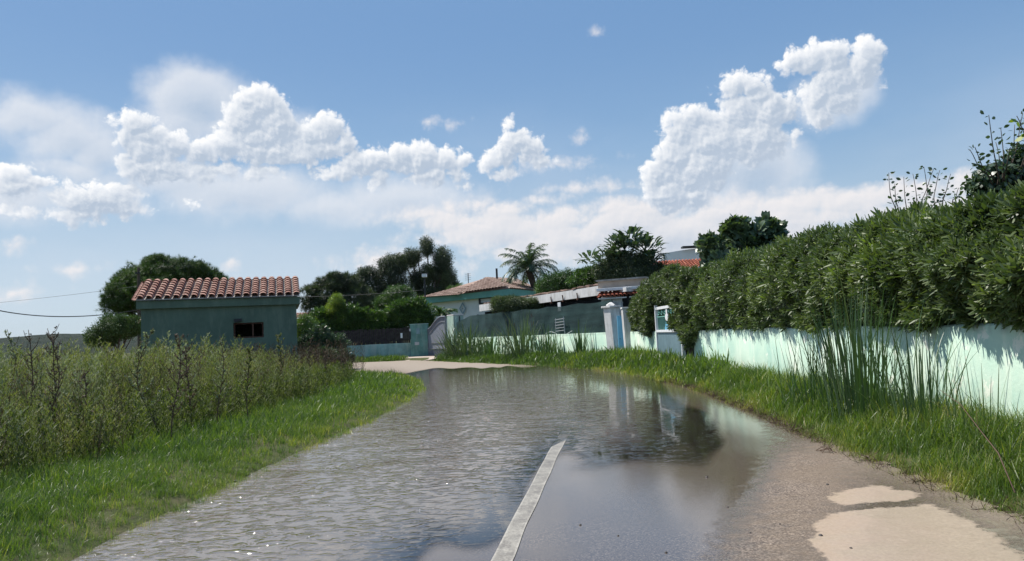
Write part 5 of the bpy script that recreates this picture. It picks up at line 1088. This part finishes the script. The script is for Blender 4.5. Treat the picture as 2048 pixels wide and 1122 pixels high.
rig = lambda x, y, s: (s > -.05 + .05 * fnoise(x * 4, y * 4, 1)) & (x > 1) & (x < wallx(y) - .03)
szR = lambda x, y, s: .5 + 1.65 * np.clip((s - .05) / .75, 0, 1) + .25 * fnoise(x * 1.5, y * 1.1, 8)
tiR = lambda x, y, s: .30 + .10 * fnoise(x * 1.3, y * 1.3, 2) + .45 * np.clip(1 - s / .40, 0, 1) + .34 * np.clip(fnoise(x * 2.2, y * 1.9, 5), 0, 1)
grass('grass', 'tall green grass between road and mint wall at the right edge of the photo', (2.2, 4.4, rig), 2.5, 8, 620, 'near', szR, tiR)
grass('grass', 'tall green grass along the foot of the mint wall under the hedge', (2.2, 4.8, rig), 8, 15, 360, 'mid', lambda x, y, s: szR(x, y, s) * .95, tiR)
grass('grass', 'green grass before the ornamental gate and white pillars', (1.0, 4.8, rig), 15, 26.5, 170, 'far', lambda x, y, s: szR(x, y, s) * .85, tiR)
def beyond(x, y, s):                    # in front of the fence wall
    q = (x - FA.x) * FN.x + (y - FA.y) * FN.y; return (s > .0) & (q > .05) & (y > 24) & (x > -4.2)
grass('grass', 'ragged green growth along the road edge below the netting fence', (-4.4, 4.0, beyond), 24, 42, 105, 'far', lambda x, y, s: .75 + .55 * np.clip(s / .6, 0, 1) + .35 * fnoise(x * 1.5, y * 1.5, 3), lambda x, y, s: .18 + .1 * fnoise(x, y, 2) + .15 * np.clip(1 - s / .4, 0, 1))
lw = lambda x, y, s: (s > .1) & (x < -6.4) & (x > -15) & (y < 45.0)
grass('grass', 'strip of green growth at the foot of the pale teal low wall', (-15, -6.3, lw), 40, 45, 70, 'far', lambda x, y, s: 1.1 + .3 * fnoise(x, y, 3), lambda x, y, s: .34 + .1 * fnoise(x, y, 2))
# dead matted stems at the right road edge
n = 2600; y = RNG.uniform(3, 17, n) ** 1.0; xr = np.interp(y, Rr[:, 1][:400], Rr[:, 0][:400]); x = xr + RNG.normal(.04, .07, n); Dt = [grass_tuft(5, .15, .006, .05, 2) for _ in range(4)]
V, Fq, T = scatter(Dt, np.c_[x, y, zgv(x, y) + .01], rotm(RNG.uniform(0, 6.28, n), RNG.uniform(.7, 1.5, n), RNG.uniform(0, 6.28, n)), RNG.uniform(.5, 1.2, n), np.clip(RNG.normal(.35, .25, n), 0, 1), .1)
part('dead_grass', V, Fq, DEAD, None, T, label='brown matted dead grass stems along the right edge of the asphalt', cat='dead grass', kind='stuff')

# ------------------------------------------------------------------ weeds of the left field
def feather(h, nb, nl, L, w, stem=.006, up=.5):
    """an upright weed: stem with side sprigs that carry small leaves"""
    P = []; ts = []
    P.append(blade(h, stem * 2, 3, .12, random.uniform(0, 6.28), .04, (0, 0, 0), lambda u: 1 - .7 * u)); ts.append(-.25)
    for b in range(nb):
        z = h * (.12 + .85 * b / nb); a = b * 2.4; bl_ = h * .24 * (1 - .62 * b / nb) * random.uniform(.7, 1.2); d = np.array([math.cos(a), math.sin(a), 0])
        P.append(blade(bl_, stem, 2, -.3, a, .75, (0, 0, z), lambda u: 1)); ts.append(-.15)
        for k in range(nl):
            u = .2 + .8 * (k + .5) / nl; q = d * bl_ * u * .68 + np.array([0, 0, z + bl_ * u * .73]); P.append(blade(L * random.uniform(.7, 1.3), w, 1, .3, random.uniform(0, 6.28), random.uniform(.2, 1.3), tuple(q), lambda u: 1 - .7 * u)); ts.append(random.uniform(-.08, .12))
    return tmpl(P, ts)
FE = [feather(1.0, 20, 10, .042, .009, .004) for _ in range(6)]; FEg = [feather(1.0, 18, 8, .036, .011, .004) for _ in range(5)]; FD = [feather(1.0, 15, 6, .018, .012, .005) for _ in range(5)]
def weeds(name, label, n, tm, h0, h1, material, tint, seed, edge=3.0, far=34):
    x = RNG.uniform(-30, -4.2, n * 8); y = RNG.uniform(5.5, far, n * 8) ; s = sdist(x, y); a = x / y; hut_ = ((x - HP.x) * HD.x + (y - HP.y) * HD.y > -.3) & ((x - HP.x) * HW.x + (y - HP.y) * HW.y < HL + .6)
    ed = edge - .3 + .9 * fnoise(x * .9, y * .9, 7) - .9 * RNG.random(len(x)) ** 2 + np.clip((y - 14) * .08, 0, 1.6)
    k = (s > ed) & (a > -.95) & (a < -.24) & ~hut_ & (y < 30.5); x, y, s, ed = x[k], y[k], s[k], ed[k]
    w = (.30 + np.clip(1.5 * fnoise(x * .75, y * .6, seed), -.27, 1.2)) * np.where(s - ed < 3.0, 2.6, 1.0) / y ** .55; w = np.clip(w, .01, None); n = min(n, len(x)); k = RNG.choice(len(x), n, replace=False, p=w / w.sum()); x, y, s, ed = x[k], y[k], s[k], ed[k]
    hh = RNG.uniform(h0, h1, n) * np.clip(.42 + (s - ed) * .20, .36, 1) * (1 + .30 * fnoise(x * 1.1, y * 1.1, seed + 3)); hh = np.minimum(hh, .93 + .22 * fnoise(x * .9, y * .5, 21) + .62 * RNG.random(n) ** 2.5 + .1 * np.clip((9 - y) / 3, 0, 1))
    sc3 = np.stack([hh * .9, hh * .9, hh], 1); V, Fq, T = scatter(tm, np.c_[x, y, zgv(x, y)], rotm(RNG.uniform(0, 6.28, n), np.abs(RNG.normal(0, .2, n)), RNG.uniform(0, 6.28, n)), sc3, np.clip(RNG.normal(tint, .13, n) + .28 * fnoise(x * .9, y * .8, seed + 13), 0, 1), .08)
    return part(name, V, Fq, material, None, T, label=label, cat='weeds', kind='stuff')
weeds('green_weeds', 'mass of feathery olive green weeds filling the left field', 2900, FE, .55, 1.6, WEED, .58, 2)
weeds('grey_weeds', 'patches of grey green mugwort-like weeds among the field growth', 1500, FEg, .7, 1.6, WEEDGREY, .5, 5, 3.1)
weeds('withered_weeds', 'low withered reddish brown stalks in dark gaps between green weeds', 900, FD, .5, 1.0, DEAD, .15, 15, 2.6)
weeds('brown_weeds', 'dry brown and purplish seed stalks mixed through the field weeds', 1500, FD, .7, 1.7, DEAD, .6, 9, 2.8)
# low leafy growth under the weeds
n = 5200; x = RNG.uniform(-16, -4, n * 3); y = RNG.uniform(5, 24, n * 3); s = sdist(x, y); k = (s > 1.7 + .9 * RNG.random(len(s))) & (s < 7) & (x / y > -.8) & (x / y < -.2); x, y = x[k][:n], y[k][:n]; n = len(x)
V, Fq, T = scatter([feather(.5, 9, 7, .06, .012) for _ in range(4)], np.c_[x, y, zgv(x, y)], rotm(RNG.uniform(0, 6, n), np.abs(RNG.normal(0, .25, n)), RNG.uniform(0, 6, n)), RNG.uniform(.3, 1.2, n), np.clip(RNG.normal(.25, .2, n), 0, 1), .06)
part('undergrowth', V, Fq, WEED, None, T, label='low leafy undergrowth between left verge grass and tall weeds', cat='weeds', kind='stuff')
n = 420; x = RNG.uniform(-9.2, -5.3, n); y = 20.5 + RNG.uniform(0, 6.5, n); k = sdist(x, y) > .5; x, y = x[k], y[k]; n = len(x)
V, Fq, T = scatter(FD + FEg[:2], np.c_[x, y, zgv(x, y)], rotm(RNG.uniform(0, 6, n), np.abs(RNG.normal(0, .15, n)), RNG.uniform(0, 6, n)), RNG.uniform(.5, 1.25, n), np.clip(RNG.normal(.3, .2, n), 0, 1), .06)
part('bend_weeds', V, Fq, DEAD, None, T, label='thicket of dry dark brown weeds near the inner bend of the road', cat='weeds', kind='stuff')
# individual tall weeds that stand out
def tall_weed(px, pyb, pyt, label, leafy, mt, seed=0, dry=True):
    b = G(px, pyb, 0.10); d = b.y; t = U(px + random.uniform(-8, 8), pyt, d); h = t.z - b.z; e = empty('tall_weed', (b.x, b.y, b.z - .03), label, 'plant', 'tall single stalks in the left field'); m = MB()
    sx = (t.x - b.x); cv = random.uniform(-.16, .16) * h; pts = [Vector((b.x + sx * u + .03 * math.sin(u * 6 + px) + cv * math.sin(u * 2.6) ** 2, b.y + .5 * cv * u, b.z - .03 + h * u)) for u in np.linspace(0, 1, 9)]; m.tube(pts, [.010 * (1 - .08 * k) for k in range(9)], 5); LP = []; LD = []
    for k in range(17):
        u = .28 + .70 * k / 17; i = min(7, int(u * 8)); q = pts[i].lerp(pts[i + 1], u * 8 - i); a = k * 2.4; L = h * random.uniform(.05, .24) * (1.2 - u * .75); tip = q + Vector((math.cos(a) * .6, math.sin(a) * .6, .85)) * L; mid = q.lerp(tip, .5) + Vector((math.cos(a), math.sin(a), -.3)) * L * .12; m.tube([q, mid, tip], [.006, .005, .003], 4)
        for _ in range(int(leafy * random.uniform(.2, 1.1))): w_ = random.random(); c = q.lerp(tip, .2 + .8 * w_); LP.append(tuple(c)); LD.append((random.gauss(0, 1), random.gauss(0, 1), random.gauss(.3, .6)))
    m.build('stalk', DEAD, e, True); LD = np.array(LD); LD /= np.linalg.norm(LD, axis=1)[:, None]; n = len(LP)
    tm_ = [tmpl([blade(.035, .014, 1, .3, k * 2.1, .5, (0, 0, 0), lambda u: 1 - .6 * u) for k in range(4)])]
    V, Fq, T = scatter(tm_, np.array(LP), dirR(LD, .2), RNG.uniform(.5, 1.2, n), np.clip(RNG.normal(.65, .2, n), 0, 1)); part('leaves', V, Fq, mt, e, T)
for a in [(342, 895, 665, 'tallest dark stalk with brown seed clusters before the left part of the hut', 12, DEAD), (437, 858, 668, 'thin grey green stalk rising below the hut window, second tall one', 14, WEEDGREY), (388, 868, 690, 'dark reddish stalk between the two tallest stalks', 12, DEAD), (146, 920, 735, 'dark thin stalk bent to the left at the left of the field', 7, DEAD), (316, 880, 650, 'bushy grey green weed top in front of the hut wall', 22, WEEDGREY), (500, 850, 690, 'green plume weed right below the hut window', 24, WEED), (552, 800, 665, 'yellow green plume weed at the right corner of the hut', 26, WEED), (80, 900, 652, 'thin dark seed stalk standing against the distant hill', 7, DEAD), (45, 900, 655, 'sparse dark stalk at the far left edge against the sky', 7, DEAD), (118, 880, 660, 'short dark forked stalk silhouetted above the hill line', 7, DEAD), (585, 790, 690, 'purplish dry weed at the foot of the hut corner', 20, DEAD), (630, 770, 672, 'brown dry weed between the hut and the bend', 16, DEAD), (690, 768, 688, 'last brown dry weed near the bend of the road', 14, DEAD), (655, 775, 700, 'shorter brown dry weed by the bend of the road', 14, DEAD), (5, 860, 655, 'dense pale plume weed cut by the left photo edge', 30, WEEDGREY)]: tall_weed(*a)

# ------------------------------------------------------------------ reeds
def reeds(px, py, n, w0, h0, h1, label, rx, ry, lean=.18, wleaf=.016, bend=.25, mt=REED, tint=.45, world=None, heads=0):
    b = G(px, py, .1) if world is None else Vector(world); e = empty('reed_clump', (b.x, b.y, b.z - .05), label, 'reeds', 'reed clumps along the wall'); V = []; Fq = []; T = []
    for i in range(n):
        a = random.uniform(0, 6.28); r = random.random() ** .6; q = (b.x + rx * r * math.cos(a), b.y + ry * r * math.sin(a), b.z - .08); h = random.uniform(h0, h1) * (1 - .25 * r); az = math.atan2(ry * r * math.sin(a), rx * r * math.cos(a)) if random.random() < .75 else random.uniform(0, 6.28)
        v, f = blade(h, w0 * random.uniform(.7, 1.2), 7, random.uniform(0, bend) * (1 + 1.5 * (random.random() < .15)), az, abs(random.gauss(0, lean)) * (.4 + r), q, lambda u: (.75 + .5 * u) * (1 - max(0, u - .55) / .47) ** .8 + .04)
        k = len(V); V += v; Fq += [tuple(k + j for j in g) for g in f]; t = random.gauss(tint, .15); T += [min(1, max(0, t))] * len(f)
    part('leaves', np.array(V), np.array(Fq), mt, e, T)
    if heads:
        for i in range(heads):
            m = MB()
            q = Vector((b.x + random.uniform(-rx, rx), b.y + random.uniform(-ry, ry), b.z)); h = random.uniform(h0, h1) * .8; m.tube([q, q + Vector((random.uniform(-.1, .1), 0, h))], .004, 4); m.tube([q + Vector((0, 0, h)), q + Vector((.02, 0, h + .12))], .011, 5, .3)
            m.build('flower_stalk', DEAD, e)
    return e
reeds(0, 0, 190, .012, 1.0, 1.95, 'biggest dense clump of tall reeds in front of the mint wall', .30, .62, .10, bend=.5, world=(3.66, 8.1, .14))
reeds(0, 0, 90, .011, .7, 1.45, 'reed clump just right of the biggest one, nearer the photo edge', .24, .42, .13, bend=.5, world=(3.72, 7.0, .14))
reeds(0, 0, 40, .011, .7, 1.4, 'sparse reeds leaning left at the left side of the biggest clump', .20, .4, .22, bend=.5, world=(3.58, 9.2, .14))
reeds(0, 0, 12, .011, .9, 1.3, 'few thin reeds leaning far to the left before the mint wall', .10, .25, .42, bend=.4, world=(3.55, 9.9, .14))
reeds(0, 0, 34, .009, .5, 1.0, 'thin pale reeds in the grass near the right photo edge', .20, .5, .2, world=(3.72, 6.1, .16), tint=.8)
def fpos(s, o): q = FA + FD_ * s + FN * o; return (q.x, q.y, .12)
FD_ = (FB - FA).normalized()
reeds(0, 0, 130, .055, 1.2, 2.3, 'fan of broad strap leaves beside the light green gate pier', .6, .6, .32, bend=.9, mt=BLUELEAF, tint=.6, world=fpos(13.3, .7))
reeds(0, 0, 150, .045, 1.4, 2.4, 'leafy reed clump between the strap leaf plant and middle of netting fence', .8, .8, .30, bend=.9, mt=BLUELEAF, tint=.6, world=fpos(11.7, .6))
reeds(0, 0, 150, .04, 1.0, 1.8, 'lower reed clump under the creeper bush on the netting', .9, 1.0, .25, bend=.6, tint=.5, world=fpos(9.3, .45))
reeds(0, 0, 200, .034, 1.4, 2.6, 'tall arching reed clump before the netting left of the metal frame', .8, .9, .26, bend=.9, mt=BLUELEAF, tint=.7, world=fpos(6.0, .5), heads=8)
reeds(0, 0, 120, .034, .9, 1.7, 'low reeds between the tall arching clump and white pillar', .5, .8, .22, bend=.7, tint=.55, world=fpos(3.8, .4))
reeds(0, 0, 70, .028, 1.0, 1.9, 'slender reeds right beside the taller white gate pillar', .22, .35, .14, bend=.4, tint=.4, world=fpos(1.5, .35))
# bent dark cane in the right grass
m = MB(); a = U(1880, 780, 6.4); b_ = U(1960, 860, 5.4); c = U(2030, 985, 4.4); m.tube([a, a.lerp(b_, .5) + Vector((.02, 0, .03)), b_, b_.lerp(c, .5) + Vector((.02, 0, .03)), c], [.002, .003, .0035, .004, .004], 6)
m.build('bent_cane', DEAD, None, True, label='long thin dark cane bent down through the grass at the right', cat='cane')
# twigs on the road edge
m = MB(); q = G(1660, 905, .04)
for k in range(5): m.tube([q + Vector((random.uniform(-.1, .1), random.uniform(-.1, .1), 0)), q + Vector((random.uniform(-.1, .1), random.uniform(-.1, .1), .05)), q + Vector((random.uniform(-.15, .15), random.uniform(-.1, .1), .01))], .003, 4)
m.build('twig', DEAD, None, label='small tangle of dark twigs lying at the right road edge', cat='twigs')

# ------------------------------------------------------------------ thin summer haze in the air
m = MB(); m.obox((0, 0, 70), (2350, 0, 0), (0, 2350, 0), (0, 0, 72)); hz_o = m.build('haze', (lambda r: (r[2], MATS['haze_air'])[1])(mat('haze_air')), None, label='thin bluish summer haze in the air over the whole place', kind='stuff')
_t = NT(MATS['haze_air'].node_tree); _o = [n for n in _t.n if n.bl_idname == 'ShaderNodeOutputMaterial'][0]
_v = _t.new('ShaderNodeVolumePrincipled'); _v.inputs['Color'].default_value = (0.80, 0.88, 1.0, 1); _v.inputs['Density'].default_value = 0.00003; _v.inputs['Anisotropy'].default_value = 0.2
_t.l.new(_v.outputs[0], _o.inputs['Volume'])
